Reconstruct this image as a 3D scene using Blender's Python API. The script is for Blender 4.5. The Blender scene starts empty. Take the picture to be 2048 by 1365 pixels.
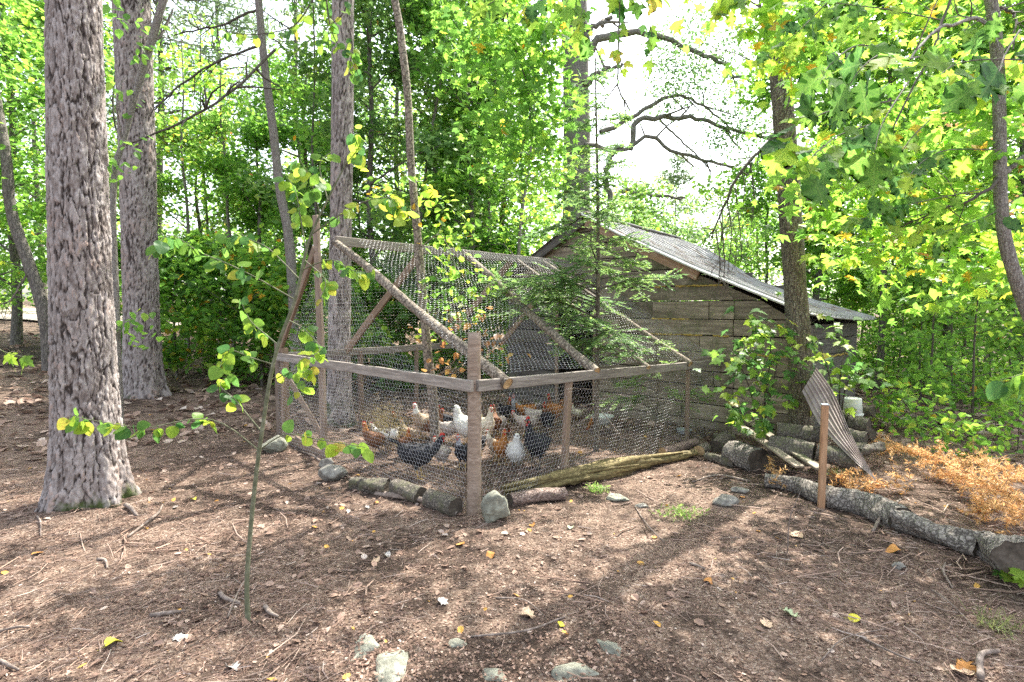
import bpy, bmesh, math, random
import numpy as np
from mathutils import Vector, Matrix, noise as mnoise

# ------------------------------------------------------------------ camera, world, sun
S = bpy.context.scene
COL = S.collection
F_PX = 1138.0            # focal length in photo pixels (20 mm on 36 mm)
PITCH = math.atan(62.5 / F_PX)
EYE = 1.65
cd = bpy.data.cameras.new('camera'); cam = bpy.data.objects.new('camera', cd); COL.objects.link(cam)
cd.sensor_width = 36; cd.lens = 36 * F_PX / 2048; cd.clip_start = 0.05; cd.clip_end = 600
cam.location = (0, 0, EYE); cam.rotation_euler = (math.pi / 2 - PITCH, 0, 0)
S.camera = cam
SUN_EL, SUN_AZ = math.radians(55), math.radians(36)       # azimuth from +Y towards +X
W = bpy.data.worlds.new('World'); S.world = W; W.use_nodes = True
wn = W.node_tree.nodes; wl = W.node_tree.links
sky = wn.new('ShaderNodeTexSky'); sky.sky_type = 'NISHITA'; sky.sun_disc = False
sky.sun_elevation = SUN_EL; sky.sun_rotation = SUN_AZ; sky.air_density = 1.0; sky.dust_density = 3.5; sky.ozone_density = 0.6
hs_ = wn.new('ShaderNodeHueSaturation'); hs_.inputs['Saturation'].default_value = 0.5; wl.new(sky.outputs[0], hs_.inputs['Color']); wl.new(hs_.outputs[0], wn['Background'].inputs[0]); wn['Background'].inputs[1].default_value = 0.15
sd = bpy.data.lights.new('sun', 'SUN'); sun = bpy.data.objects.new('sun', sd); COL.objects.link(sun)
sd.energy = 3.4; sd.angle = math.radians(0.55); sd.color = (1, 0.95, 0.86)
to_sun = Vector((math.sin(SUN_AZ) * math.cos(SUN_EL), math.cos(SUN_AZ) * math.cos(SUN_EL), math.sin(SUN_EL)))
sun.rotation_euler = to_sun.to_track_quat('Z', 'Y').to_euler()
S.view_settings.view_transform = 'Standard'; S.view_settings.look = 'None'
S.view_settings.exposure = 2.15; S.view_settings.gamma = 1; S.view_settings.use_curve_mapping = False
S.cycles.use_denoising = False; S.cycles.max_bounces = 7; S.cycles.diffuse_bounces = 4; S.cycles.transmission_bounces = 4; S.cycles.glossy_bounces = 2
S.cycles.transparent_max_bounces = 4; S.cycles.caustics_reflective = False; S.cycles.caustics_refractive = False

RNG = np.random.default_rng(7)
random.seed(7)

# ------------------------------------------------------------------ helpers
def vhash(ix, iy, seed):
    h = (ix.astype(np.int64) * 374761393 + iy.astype(np.int64) * 668265263 + seed * 2147483647) & 0xffffffff
    h = ((h ^ (h >> 13)) * 1274126177) & 0xffffffff
    return ((h ^ (h >> 16)) & 0xffffff) / float(0xffffff)
def vnoise(x, y, seed=0):
    x = np.asarray(x, float); y = np.asarray(y, float)
    ix = np.floor(x); iy = np.floor(y); fx = x - ix; fy = y - iy
    fx = fx * fx * (3 - 2 * fx); fy = fy * fy * (3 - 2 * fy)
    a = vhash(ix, iy, seed); b = vhash(ix + 1, iy, seed); c = vhash(ix, iy + 1, seed); d = vhash(ix + 1, iy + 1, seed)
    return (a * (1 - fx) + b * fx) * (1 - fy) + (c * (1 - fx) + d * fx) * fy - 0.5
def voro(x, y, seed, wrapx=None):
    """distance difference F2-F1 and a random id of the nearest cell"""
    ix = np.floor(x); iy = np.floor(y)
    f1 = np.full(x.shape, 9.0); f2 = np.full(x.shape, 9.0); idv = np.zeros(x.shape)
    for dx in (-1, 0, 1):
        for dy in (-1, 0, 1):
            cx = ix + dx; cy = iy + dy
            hx = np.mod(cx, wrapx) if wrapx else cx
            px = cx + vhash(hx, cy, seed); py = cy + vhash(hx, cy, seed + 1)
            d = np.hypot(px - x, py - y); rid = vhash(hx, cy, seed + 2)
            m = d < f1
            f2 = np.where(m, f1, np.minimum(f2, d)); idv = np.where(m, rid, idv); f1 = np.where(m, d, f1)
    return f2 - f1, idv

def ground_base(x, y):
    x = np.asarray(x, float); y = np.asarray(y, float)
    q = y - 0.8 * x - 9.5
    sp = np.where(q > 0, q, 0) ** 2 / (np.abs(q) + 2.5)
    g = 2.6 * np.tanh(0.085 * sp / 2.6)
    # mound of litter round the first pine, low mound along the fallen log
    g = g + 0.10 * np.exp(-((x + 3.6) ** 2 + (y - 4.6) ** 2) / 0.9)
    g = g + 0.10 * np.exp(-((x - 3.6) ** 2 / 1.2 + (y - 3.7) ** 2 / 0.25))
    return g
def ground_z(x, y):
    x = np.asarray(x, float); y = np.asarray(y, float)
    return (ground_base(x, y) + 0.05 * vnoise(x * 0.9, y * 0.9, 3) + 0.03 * vnoise(x * 2.6, y * 2.6, 4)
            + 0.014 * vnoise(x * 8, y * 8, 5))
def gz(x, y): return float(ground_z(x, y))
def ray(px, py):
    a = (px - 1024) / F_PX; v = (py - 682.5) / F_PX
    return Vector((a, math.cos(PITCH) - v * math.sin(PITCH), -math.sin(PITCH) - v * math.cos(PITCH)))
def P(px, py, d):
    """point of the place at distance d (along y) seen at photo pixel px,py"""
    r = ray(px, py); t = d / r.y
    return Vector((r.x * t, d, EYE + r.z * t))
def G(px, py):
    r = ray(px, py); lo = 0.5
    for k in range(4000):
        t = lo + k * 0.02
        if EYE + r.z * t < gz(r.x * t, r.y * t): break
    return Vector((r.x * t, r.y * t, gz(r.x * t, r.y * t)))

def quick(name, V, Fa, mat=None, parent=None, smooth=False, tint=None, midx=None, mats=None):
    V = np.ascontiguousarray(V, dtype=np.float32)
    me = bpy.data.meshes.new(name)
    if isinstance(Fa, np.ndarray):
        k = Fa.shape[1]; n = Fa.shape[0]
        me.vertices.add(len(V)); me.vertices.foreach_set('co', V.ravel())
        me.loops.add(n * k); me.loops.foreach_set('vertex_index', Fa.astype(np.int32).ravel())
        me.polygons.add(n); me.polygons.foreach_set('loop_start', np.arange(0, n * k, k, dtype=np.int32))
        me.polygons.foreach_set('loop_total', np.full(n, k, dtype=np.int32))
    else:
        me.from_pydata(V.tolist(), [], Fa); n = len(Fa)
    me.update(calc_edges=True)
    me.polygons.foreach_set('use_smooth', np.full(len(me.polygons), smooth))
    if tint is not None:
        a = me.attributes.new('tint', 'FLOAT', 'FACE'); a.data.foreach_set('value', np.asarray(tint, np.float32))
    for m in (mats or ([mat] if mat else [])): me.materials.append(m)
    if midx is not None: me.polygons.foreach_set('material_index', np.asarray(midx, np.int32))
    me.validate(verbose=False)
    o = bpy.data.objects.new(name, me); COL.objects.link(o)
    if parent is not None: o.parent = parent
    return o
def tag(o, label=None, cat=None, group=None, kind=None):
    if label: o['label'] = label
    if cat: o['category'] = cat
    if group: o['group'] = group
    if kind: o['kind'] = kind
    return o
def thing(name, label, cat, loc=(0, 0, 0), rz=0, group=None):
    o = bpy.data.objects.new(name, None); COL.objects.link(o); o.empty_display_size = 0.1
    o.location = loc; o.rotation_euler = (0, 0, rz); return tag(o, label, cat, group)

def spline(pts, n):
    """Catmull-Rom through pts -> n points"""
    p = np.array([list(q) for q in pts], float)
    if len(p) == 2: return p[0] + (p[1] - p[0]) * np.linspace(0, 1, n)[:, None]
    p = np.vstack([2 * p[0] - p[1], p, 2 * p[-1] - p[-2]])
    m = len(p) - 3; t = np.linspace(0, m - 1e-6, n); i = t.astype(int); u = (t - i)[:, None]
    a, b, c, d = p[i], p[i + 1], p[i + 2], p[i + 3]
    return 0.5 * (2 * b + (c - a) * u + (2 * a - 5 * b + 4 * c - d) * u ** 2 + (3 * b - 3 * c + d - a) * u ** 3)
def frames(p):
    t = np.gradient(p, axis=0); t /= np.linalg.norm(t, axis=1)[:, None] + 1e-9
    ref = np.array([0.0, 1, 0]) if abs(t[0][1]) < 0.8 else np.array([1.0, 0, 0])
    a = []
    cur = ref - t[0] * ref.dot(t[0])
    for k in range(len(p)):
        cur = cur - t[k] * cur.dot(t[k]); cur = cur / (np.linalg.norm(cur) + 1e-9); a.append(cur)
    a = np.array(a); b = np.cross(t, a)
    return t, a, b
def tubeg(p, r, n=6, wob=0.0, rng=None):
    """open tube as arrays, quads only"""
    p = np.asarray(p, float); r = np.broadcast_to(np.asarray(r, float), (len(p),))
    t, a, b = frames(p); th = np.linspace(0, 2 * np.pi, n, endpoint=False)
    rr = r[:, None] * np.ones(n)
    if wob: rr = rr * (1 + wob * ((rng or RNG).random(rr.shape) - 0.5))
    V = p[:, None, :] + rr[..., None] * (np.cos(th)[None, :, None] * a[:, None, :] + np.sin(th)[None, :, None] * b[:, None, :])
    i = np.arange(len(p) - 1)[:, None] * n; j = np.arange(n)[None, :]; j2 = (j + 1) % n
    Fq = np.stack([i + j, i + j2, i + n + j2, i + n + j], -1).reshape(-1, 4)
    return V.reshape(-1, 3), Fq
class Acc:
    def __init__(s): s.V = []; s.F = []; s.T = []; s.n = 0
    def add(s, VF, tint=None):
        V, Fq = VF
        s.V.append(V); s.F.append(Fq + s.n); s.n += len(V)
        s.T.append(np.broadcast_to(0.5 if tint is None else tint, (len(Fq),)))
    def build(s, name, mat, parent=None, smooth=False):
        if not s.V: return None
        return quick(name, np.vstack(s.V), np.vstack(s.F), mat, parent, smooth, tint=np.concatenate(s.T))

def box_vf(sx, sy, sz, off=(0, 0, 0), jit=0.0):
    V = np.array([[x, y, z] for x in (-.5, .5) for y in (-.5, .5) for z in (-.5, .5)]) * (sx, sy, sz) + off
    if jit: V = V + (RNG.random(V.shape) - .5) * jit
    Fq = np.array([[0, 1, 3, 2], [4, 6, 7, 5], [0, 4, 5, 1], [2, 3, 7, 6], [0, 2, 6, 4], [1, 5, 7, 3]])
    return V, Fq
def beam(name, A, B, w, h, mat, parent, bevel=0.004, roll=None, **kw):
    """a sawn timber from A to B, w wide (sideways) and h high; local x is its length"""
    A = Vector(A); B = Vector(B); L = (B - A).length
    bm = bmesh.new(); n = max(2, int(L / 0.25))
    rows = []
    for i in range(n + 1):
        x = L * i / n; jx = (random.random() - .5) * 0.006 if 0 < i < n else 0
        rows.append([bm.verts.new((x, sy * w / 2, sz * h / 2 + jx)) for sy, sz in ((-1, -1), (1, -1), (1, 1), (-1, 1))])
    for i in range(n):
        for k in range(4):
            bm.faces.new((rows[i][k], rows[i + 1][k], rows[i + 1][(k + 1) % 4], rows[i][(k + 1) % 4]))
    bm.faces.new(rows[0][::-1][::-1]); bm.faces.new(rows[-1][::-1])
    bmesh.ops.recalc_face_normals(bm, faces=bm.faces)
    if bevel:
        es = [e for e in bm.edges if len(e.link_faces) == 2 and e.calc_face_angle(0) > 0.7]
        bmesh.ops.bevel(bm, geom=es, offset=bevel, segments=1, affect='EDGES')
    me = bpy.data.meshes.new(name); bm.to_mesh(me); bm.free(); me.materials.append(mat)
    o = bpy.data.objects.new(name, me); COL.objects.link(o); o.parent = parent
    X = (B - A).normalized(); Z = Vector((0, 0, 1)) if abs(X.z) < 0.95 else Vector((roll or (1, 0, 0)))
    if roll is not None: Z = Vector(roll)
    Y = Z.cross(X).normalized(); Z = X.cross(Y)
    M = Matrix((X, Y, Z)).transposed().to_4x4(); M.translation = A
    o.matrix_local = M
    return o
def pole(name, pts, rad, mat, parent, n=12, seg=24, wob=0.05, cap=None, cap_name='cut_end', seed=0):
    """a round pole or log along pts with closed ends; optional cut faces as child meshes"""
    p = spline(pts, seg); o0 = p[0].copy(); p = p - o0
    r = np.interp(np.linspace(0, 1, seg), np.linspace(0, 1, len(np.atleast_1d(rad))), np.atleast_1d(rad)) if np.ndim(rad) else np.full(seg, rad)
    rg = np.random.default_rng(seed + 11)
    t, a, b = frames(p); th = np.linspace(0, 2 * np.pi, n, endpoint=False)
    arc = np.r_[0, np.cumsum(np.linalg.norm(np.diff(p, axis=0), axis=1))]
    base = vnoise(np.cos(th)[None, :] * 1.3 + 9 + seed, np.sin(th)[None, :] * 1.3 + arc[:, None] * 3, seed)
    fine = vnoise(np.cos(th)[None, :] * 4 + 9 + seed, np.sin(th)[None, :] * 4 + arc[:, None] * 22, seed + 5)
    rr = r[:, None] * (1 + wob * 2.2 * base + wob * 1.2 * fine)
    V = p[:, None, :] + rr[..., None] * (np.cos(th)[None, :, None] * a[:, None, :] + np.sin(th)[None, :, None] * b[:, None, :])
    i = np.arange(seg - 1)[:, None] * n; j = np.arange(n)[None, :]; j2 = (j + 1) % n
    Fq = np.stack([i + j, i + j2, i + n + j2, i + n + j], -1).reshape(-1, 4).tolist()
    V = V.reshape(-1, 3)
    if cap is None:
        Fq += [list(range(n))[::-1], list(range((seg - 1) * n, seg * n))]
    o = quick(name, V, Fq, mat, parent, smooth=True); o.location = o0
    if cap is not None:
        for e, sgn in ((0, -1), (seg - 1, 1)):
            ring = V.reshape(seg, n, 3)[e]; c = ring.mean(0) - t[e] * sgn * 0.004
            Rr = [c] + [c + (q - ring.mean(0)) * 0.5 + t[e] * 0.0 for q in ring] + [c + (q - ring.mean(0)) * 0.985 for q in ring]
            f = [[0, 1 + k, 1 + (k + 1) % n] for k in range(n)] + [[1 + k, 1 + n + k, 1 + n + (k + 1) % n, 1 + (k + 1) % n] for k in range(n)]
            Rr = [np.array(q) + t[e] * sgn * (-0.003 + 0.004 * rg.random()) for q in Rr]
            if sgn > 0: f = [q[::-1] for q in f]
            cobj = quick(cap_name, np.array(Rr) - c, f, cap, o); cobj.location = c
            # inner rim so that the log never shows a hole
            q0 = np.vstack([ring, ring - t[e] * sgn * 0.012 + (c + t[e] * sgn * .004 - ring) * 0.12])
    return o

# ------------------------------------------------------------------ materials
def newmat(name):
    m = bpy.data.materials.new(name); m.use_nodes = True
    nt = m.node_tree; bs = nt.nodes['Principled BSDF']; return m, nt, bs
def N(nt, typ, ins=None, **props):
    n = nt.nodes.new(typ)
    for k, v in props.items(): setattr(n, k, v)
    for k, v in (ins or {}).items():
        if isinstance(v, bpy.types.NodeSocket): nt.links.new(v, n.inputs[k])
        else: n.inputs[k].default_value = v
    return n
def ramp(nt, fac, stops, interp='LINEAR'):
    r = N(nt, 'ShaderNodeValToRGB'); nt.links.new(fac, r.inputs[0]); cr = r.color_ramp; cr.interpolation = interp
    while len(cr.elements) < len(stops): cr.elements.new(0.5)
    for e, (p, c) in zip(cr.elements, stops): e.position = p; e.color = (*c, 1)
    return r.outputs[0]
def mix(nt, fac, a, b, mode='MIX'):
    n = nt.nodes.new('ShaderNodeMix'); n.data_type = 'RGBA'; n.blend_type = mode
    for sock, v in ((n.inputs[0], fac), (n.inputs[6], a), (n.inputs[7], b)):
        if isinstance(v, bpy.types.NodeSocket): nt.links.new(v, sock)
        else: sock.default_value = v if not isinstance(v, tuple) or len(v) == 4 else (*v, 1)
    return n.outputs[2]
def coords(nt, scale=(1, 1, 1), kind='Object'):
    tc = N(nt, 'ShaderNodeTexCoord'); mp = N(nt, 'ShaderNodeMapping', {'Vector': tc.outputs[kind], 'Scale': scale})
    return mp.outputs[0]
def nz(nt, vec, scale, detail=4, rough=0.6, dist=0.0):
    return N(nt, 'ShaderNodeTexNoise', {'Vector': vec, 'Scale': scale, 'Detail': detail, 'Roughness': rough, 'Distortion': dist}).outputs[0]
def bump(nt, bs, h, strength=0.5, dist=0.01):
    b = N(nt, 'ShaderNodeBump', {'Height': h, 'Strength': strength, 'Distance': dist}); nt.links.new(b.outputs[0], bs.inputs['Normal'])
def mat_wood(name, a, b, c, moss=0.0, mossc=(0.10, 0.12, 0.03), sc=1.0, rough=0.85):
    """weathered board, grain along local x"""
    m, nt, bs = newmat(name)
    oi = N(nt, 'ShaderNodeObjectInfo')
    tc = N(nt, 'ShaderNodeTexCoord'); off = N(nt, 'ShaderNodeVectorMath', {0: tc.outputs['Object'], 1: oi.outputs['Random']}, operation='ADD')
    ofs = N(nt, 'ShaderNodeCombineXYZ', {'X': oi.outputs['Random'], 'Y': oi.outputs['Random'], 'Z': oi.outputs['Random']})
    sc7 = N(nt, 'ShaderNodeVectorMath', {0: ofs.outputs[0], 'Scale': 37.0}, operation='SCALE')
    add = N(nt, 'ShaderNodeVectorMath', {0: tc.outputs['Object'], 1: sc7.outputs[0]}, operation='ADD')
    mp = N(nt, 'ShaderNodeMapping', {'Vector': add.outputs[0], 'Scale': (1.2 * sc, 16 * sc, 16 * sc)})
    g = nz(nt, mp.outputs[0], 2.2, 6, 0.65, 0.8)
    fine = nz(nt, mp.outputs[0], 9, 4, 0.6)
    col = ramp(nt, g, [(0.3, a), (0.5, b), (0.7, c)])
    col = mix(nt, N(nt, 'ShaderNodeMapRange', {'Value': fine, 'From Min': .45, 'From Max': .75, 'To Max': .55}).outputs[0], col, tuple(x * .35 for x in b))
    blot = nz(nt, add.outputs[0], 3.0, 5, 0.7)
    if moss > 0:
        f = N(nt, 'ShaderNodeMapRange', {'Value': blot, 'From Min': 0.62 - moss * .25, 'From Max': 0.72 - moss * .1})
        col = mix(nt, f.outputs[0], col, mossc)
    br = N(nt, 'ShaderNodeMapRange', {'Value': oi.outputs['Random'], 'To Min': .72, 'To Max': 1.2})
    cmb = N(nt, 'ShaderNodeCombineColor', {0: br.outputs[0], 1: br.outputs[0], 2: br.outputs[0]})
    col = mix(nt, 1.0, col, cmb.outputs[0], 'MULTIPLY')
    nt.links.new(col, bs.inputs['Base Color']); bs.inputs['Roughness'].default_value = rough
    bump(nt, bs, g, 0.7, 0.006); return m
def mat_bark(name, a, b, c, stretch=3.0, sc=9.0, moss=None, rough=0.95, bd=0.02, lich=None, ck=.45, cw=.12):
    m, nt, bs = newmat(name)
    v = coords(nt, (1, 1, 1 / stretch)); w = nz(nt, v, sc * .7, 3)
    mv = N(nt, 'ShaderNodeVectorMath', {0: v, 1: N(nt, 'ShaderNodeVectorMath', {0: N(nt, 'ShaderNodeCombineXYZ', {'X': w, 'Y': w, 'Z': w}).outputs[0], 'Scale': .12}, operation='SCALE').outputs[0]}, operation='ADD').outputs[0]
    vo = N(nt, 'ShaderNodeTexVoronoi', {'Vector': mv, 'Scale': sc}, feature='DISTANCE_TO_EDGE').outputs[0]
    n2 = nz(nt, v, sc * 2.5, 6, .7); big = nz(nt, v, sc * .35, 3)
    col = ramp(nt, n2, [(0.3, a), (0.5, b), (0.72, c)])
    e = N(nt, 'ShaderNodeMapRange', {'Value': vo, 'From Min': 0.0, 'From Max': cw}).outputs[0]
    col = mix(nt, e, tuple(x * ck for x in a), col)
    if lich:
        f = N(nt, 'ShaderNodeMapRange', {'Value': nz(nt, coords(nt), sc * 3.2, 3), 'From Min': .56, 'From Max': .63}).outputs[0]
        col = mix(nt, f, col, lich)
    if moss:
        f = N(nt, 'ShaderNodeMapRange', {'Value': big, 'From Min': .5, 'From Max': .62}).outputs[0]
        col = mix(nt, f, col, moss)
    nt.links.new(col, bs.inputs['Base Color']); bs.inputs['Roughness'].default_value = rough
    h = N(nt, 'ShaderNodeMath', {0: N(nt, 'ShaderNodeMath', {0: e, 1: .8}, operation='MULTIPLY').outputs[0], 1: n2}, operation='ADD').outputs[0]
    bump(nt, bs, h, 0.8, bd); return m
def mat_noise(name, a, b, c, sc=8, rough=0.9, bs_=0.6, bd=0.01, spec=0.3, kind='Object'):
    m, nt, bs = newmat(name); v = coords(nt, kind=kind)
    n = nz(nt, v, sc, 7, .68, .3)
    nt.links.new(ramp(nt, n, [(0.32, a), (0.5, b), (0.68, c)]), bs.inputs['Base Color'])
    bs.inputs['Roughness'].default_value = rough; bs.inputs['Specular IOR Level'].default_value = spec
    bump(nt, bs, n, bs_, bd); return m
def mat_leaf(name, stops, trans=0.5, rough=0.45, veins=False, tsat=.97, thue=.49):
    """leaf colours keyed by the per-leaf attribute tint (or by object for single leaves)"""
    m, nt, bs = newmat(name)
    if veins:
        oi = N(nt, 'ShaderNodeObjectInfo'); f = oi.outputs['Random']
        n = nz(nt, coords(nt), 22, 3)
        f = N(nt, 'ShaderNodeMath', {0: f, 1: N(nt, 'ShaderNodeMath', {0: n, 1: .5}, operation='SUBTRACT').outputs[0]}, operation='ADD').outputs[0]
    else:
        f = N(nt, 'ShaderNodeAttribute', attribute_name='tint').outputs['Fac']
    col = ramp(nt, f, stops)
    if veins:
        sx = N(nt, 'ShaderNodeSeparateXYZ', {0: coords(nt)})
        ax = N(nt, 'ShaderNodeMath', {0: sx.outputs[0]}, operation='ABSOLUTE').outputs[0]
        y2 = N(nt, 'ShaderNodeMath', {0: sx.outputs[1], 1: ax}, operation='SUBTRACT').outputs[0]
        sn = N(nt, 'ShaderNodeMath', {0: N(nt, 'ShaderNodeMath', {0: y2, 1: 9.0}, operation='MULTIPLY').outputs[0]}, operation='FRACT').outputs[0]
        vm = N(nt, 'ShaderNodeMath', {0: sn, 1: .09}, operation='LESS_THAN').outputs[0]
        md = N(nt, 'ShaderNodeMath', {0: ax, 1: .014}, operation='LESS_THAN').outputs[0]
        vv = N(nt, 'ShaderNodeMath', {0: vm, 1: md}, operation='MAXIMUM').outputs[0]
        col = mix(nt, N(nt, 'ShaderNodeMath', {0: vv, 1: .16}, operation='MULTIPLY').outputs[0], col, (0.30, 0.38, 0.14))
    nt.links.new(col, bs.inputs['Base Color']); bs.inputs['Roughness'].default_value = rough
    bs.inputs['Specular IOR Level'].default_value = 0.25
    tr = N(nt, 'ShaderNodeBsdfTranslucent'); tcol = N(nt, 'ShaderNodeHueSaturation', {'Color': col, 'Value': 2.5, 'Saturation': tsat, 'Hue': thue}).outputs[0]
    nt.links.new(tcol, tr.inputs[0])
    mx = N(nt, 'ShaderNodeMixShader', {0: trans, 1: bs.outputs[0], 2: tr.outputs[0]})
    nt.links.new(mx.outputs[0], nt.nodes['Material Output'].inputs[0]); return m
def mat_flat(name, c, rough=0.6, metal=0.0, bumps=0):
    m, nt, bs = newmat(name); bs.inputs['Base Color'].default_value = (*c, 1)
    bs.inputs['Roughness'].default_value = rough; bs.inputs['Metallic'].default_value = metal
    if bumps:
        bump(nt, bs, nz(nt, coords(nt), bumps, 4), .4, .004)
    return m

def mat_ground():
    m, nt, bs = newmat('forest_floor'); v = coords(nt)
    big = nz(nt, v, 0.55, 4, .6, .5); mid = nz(nt, v, 5.0, 6, .7, .4); fine = nz(nt, v, 60, 6, .8)
    fine2 = N(nt, 'ShaderNodeTexVoronoi', {'Vector': v, 'Scale': 95.0}).outputs['Color']
    fv = N(nt, 'ShaderNodeSeparateColor', {0: fine2}).outputs[0]
    c1 = ramp(nt, fine, [(0.33, (0.06, 0.036, 0.026)), (0.5, (0.18, 0.118, 0.088)), (0.64, (0.44, 0.32, 0.25))])
    c2 = ramp(nt, fv, [(0.0, (0.05, 0.03, 0.022)), (0.5, (0.19, 0.135, 0.10)), (0.8, (0.36, 0.27, 0.205)), (1, (0.56, 0.47, 0.39))])
    col = mix(nt, .5, c1, c2)
    soil_shade = N(nt, 'ShaderNodeMapRange', {'Value': N(nt, 'ShaderNodeMath', {0: big, 1: mid}, operation='ADD').outputs[0], 'From Min': .93, 'From Max': 1.10}).outputs[0]  # noise mask: dark soil, spread wider to stand in for shadow on the ground
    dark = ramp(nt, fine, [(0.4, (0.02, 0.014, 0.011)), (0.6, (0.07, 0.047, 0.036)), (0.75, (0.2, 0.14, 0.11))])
    col = mix(nt, N(nt, 'ShaderNodeMath', {0: soil_shade, 1: .8}, operation='MULTIPLY').outputs[0], col, dark)
    nt.links.new(col, bs.inputs['Base Color']); bs.inputs['Roughness'].default_value = .95; bs.inputs['Specular IOR Level'].default_value = .15
    h = N(nt, 'ShaderNodeMath', {0: fine, 1: N(nt, 'ShaderNodeMath', {0: fv, 1: .5}, operation='MULTIPLY').outputs[0]}, operation='ADD').outputs[0]
    bump(nt, bs, h, 0.9, 0.02); return m

M = {}
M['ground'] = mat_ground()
M['road'] = mat_noise('packed_dirt', (0.30, 0.24, 0.2), (0.42, 0.35, 0.3), (0.5, 0.43, 0.37), 6)
M['post'] = mat_wood('weathered_post_wood', (0.16, 0.11, 0.08), (0.27, 0.20, 0.15), (0.38, 0.30, 0.24))
M['rail'] = mat_wood('weathered_rail_wood', (0.15, 0.125, 0.105), (0.25, 0.215, 0.185), (0.40, 0.355, 0.315))
M['brown'] = mat_wood('brown_lumber', (0.12, 0.08, 0.055), (0.21, 0.145, 0.10), (0.32, 0.23, 0.17))
M['stake'] = mat_wood('new_stake_wood', (0.22, 0.11, 0.055), (0.34, 0.19, 0.10), (0.42, 0.26, 0.15))
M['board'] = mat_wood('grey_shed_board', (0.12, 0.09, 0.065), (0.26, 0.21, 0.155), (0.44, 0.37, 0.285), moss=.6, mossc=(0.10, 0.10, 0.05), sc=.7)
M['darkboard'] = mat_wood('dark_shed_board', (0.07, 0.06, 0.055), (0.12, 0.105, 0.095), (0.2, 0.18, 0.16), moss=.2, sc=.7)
M['fascia'] = mat_wood('reddish_fascia_board', (0.22, 0.11, 0.06), (0.36, 0.22, 0.14), (0.5, 0.38, 0.3), sc=.8)
M['foam'] = mat_noise('yellow_foam', (0.28, 0.19, 0.05), (0.43, 0.30, 0.07), (0.55, 0.40, 0.14), 20)
M['pine'] = mat_bark('pine_bark', (0.10, 0.075, 0.07), (0.20, 0.16, 0.155), (0.34, 0.29, 0.28))
M['greybark'] = mat_bark('grey_bark', (0.12, 0.10, 0.09), (0.20, 0.175, 0.155), (0.33, 0.30, 0.27), 4, 34, bd=.005, ck=.9, lich=(0.38, 0.38, 0.33))
M['maplebark'] = mat_bark('speckled_bark', (0.075, 0.058, 0.042), (0.135, 0.105, 0.078), (0.22, 0.18, 0.14), 5, 26, bd=.007, lich=(0.36, 0.35, 0.27))
M['palebark'] = mat_bark('pale_thin_bark', (0.13, 0.10, 0.075), (0.27, 0.22, 0.17), (0.45, 0.40, 0.33), 1.2, 20, bd=.008)
M['bgbark'] = mat_bark('woodland_bark', (0.09, 0.08, 0.07), (0.17, 0.15, 0.13), (0.28, 0.26, 0.23), 4, 26, ck=.7, bd=.008)
M['logbark'] = mat_bark('log_bark', (0.09, 0.075, 0.06), (0.18, 0.155, 0.125), (0.36, 0.31, 0.26), 1.0, 30, moss=(0.13, 0.125, 0.075), bd=.010, ck=.6, cw=.2)
M['fallenbark'] = mat_bark('fallen_log_bark', (0.12, 0.10, 0.085), (0.25, 0.22, 0.19), (0.46, 0.42, 0.38), .8, 24, bd=.012, ck=.55, cw=.16)
M['birch'] = mat_bark('reddish_birch_bark', (0.10, 0.06, 0.045), (0.24, 0.17, 0.14), (0.48, 0.41, 0.37), .5, 26, bd=.006, ck=.7)
M['rotwood'] = mat_wood('rotten_split_wood', (0.06, 0.045, 0.018), (0.17, 0.13, 0.05), (0.36, 0.29, 0.13), moss=.1, mossc=(0.15, 0.13, 0.05), sc=1.3)
M['cutend'] = mat_noise('cut_wood_end', (0.04, 0.032, 0.024), (0.075, 0.06, 0.045), (0.12, 0.10, 0.08), 18)
M['cutpale'] = mat_noise('fresh_cut_wood', (0.25, 0.15, 0.07), (0.42, 0.28, 0.14), (0.6, 0.44, 0.25), 14)
M['twig'] = mat_noise('twig_bark', (0.10, 0.075, 0.06), (0.19, 0.15, 0.125), (0.34, 0.28, 0.24), 30)
M['darktwig'] = mat_noise('dark_twig_bark', (0.04, 0.032, 0.026), (0.085, 0.07, 0.058), (0.15, 0.13, 0.11), 30)
M['sapling'] = mat_noise('green_sapling_bark', (0.075, 0.08, 0.045), (0.12, 0.125, 0.075), (0.19, 0.19, 0.13), 25)
M['rock'] = mat_noise('lichen_rock', (0.13, 0.125, 0.10), (0.235, 0.235, 0.185), (0.40, 0.41, 0.33), 13, bs_=1.0, bd=.03)
M['rockgrey'] = mat_noise('grey_rock', (0.13, 0.12, 0.105), (0.24, 0.225, 0.195), (0.38, 0.36, 0.31), 12, bs_=1.0, bd=.03)
M['wire'] = mat_flat('galvanised_wire', (0.72, 0.72, 0.73), .5, .1)
G_STOPS = [(0.0, (0.045, 0.10, 0.038)), (0.3, (0.085, 0.17, 0.05)), (0.55, (0.14, 0.235, 0.06)), (0.8, (0.22, 0.31, 0.07)), (0.95, (0.30, 0.30, 0.05)), (1.0, (0.36, 0.16, 0.04))]
M['leaf'] = mat_leaf('broad_leaf', G_STOPS, .48)
M['leafbright'] = mat_leaf('bright_broad_leaf', [(0, (0.055, 0.125, 0.035)), (.35, (0.10, 0.22, 0.045)), (.7, (0.165, 0.30, 0.055)), (.95, (0.29, 0.37, 0.055)), (1, (0.42, 0.22, 0.04))], .55, tsat=1.06, thue=.486)
M['conifer'] = mat_leaf('conifer_needles', [(0, (0.035, 0.08, 0.035)), (.5, (0.085, 0.17, 0.06)), (1, (0.20, 0.31, 0.07))], .4)
M['pineneedle'] = mat_leaf('pine_needles', [(0, (0.05, 0.085, 0.045)), (.5, (0.10, 0.16, 0.07)), (1, (0.20, 0.26, 0.09))], .4)
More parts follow.
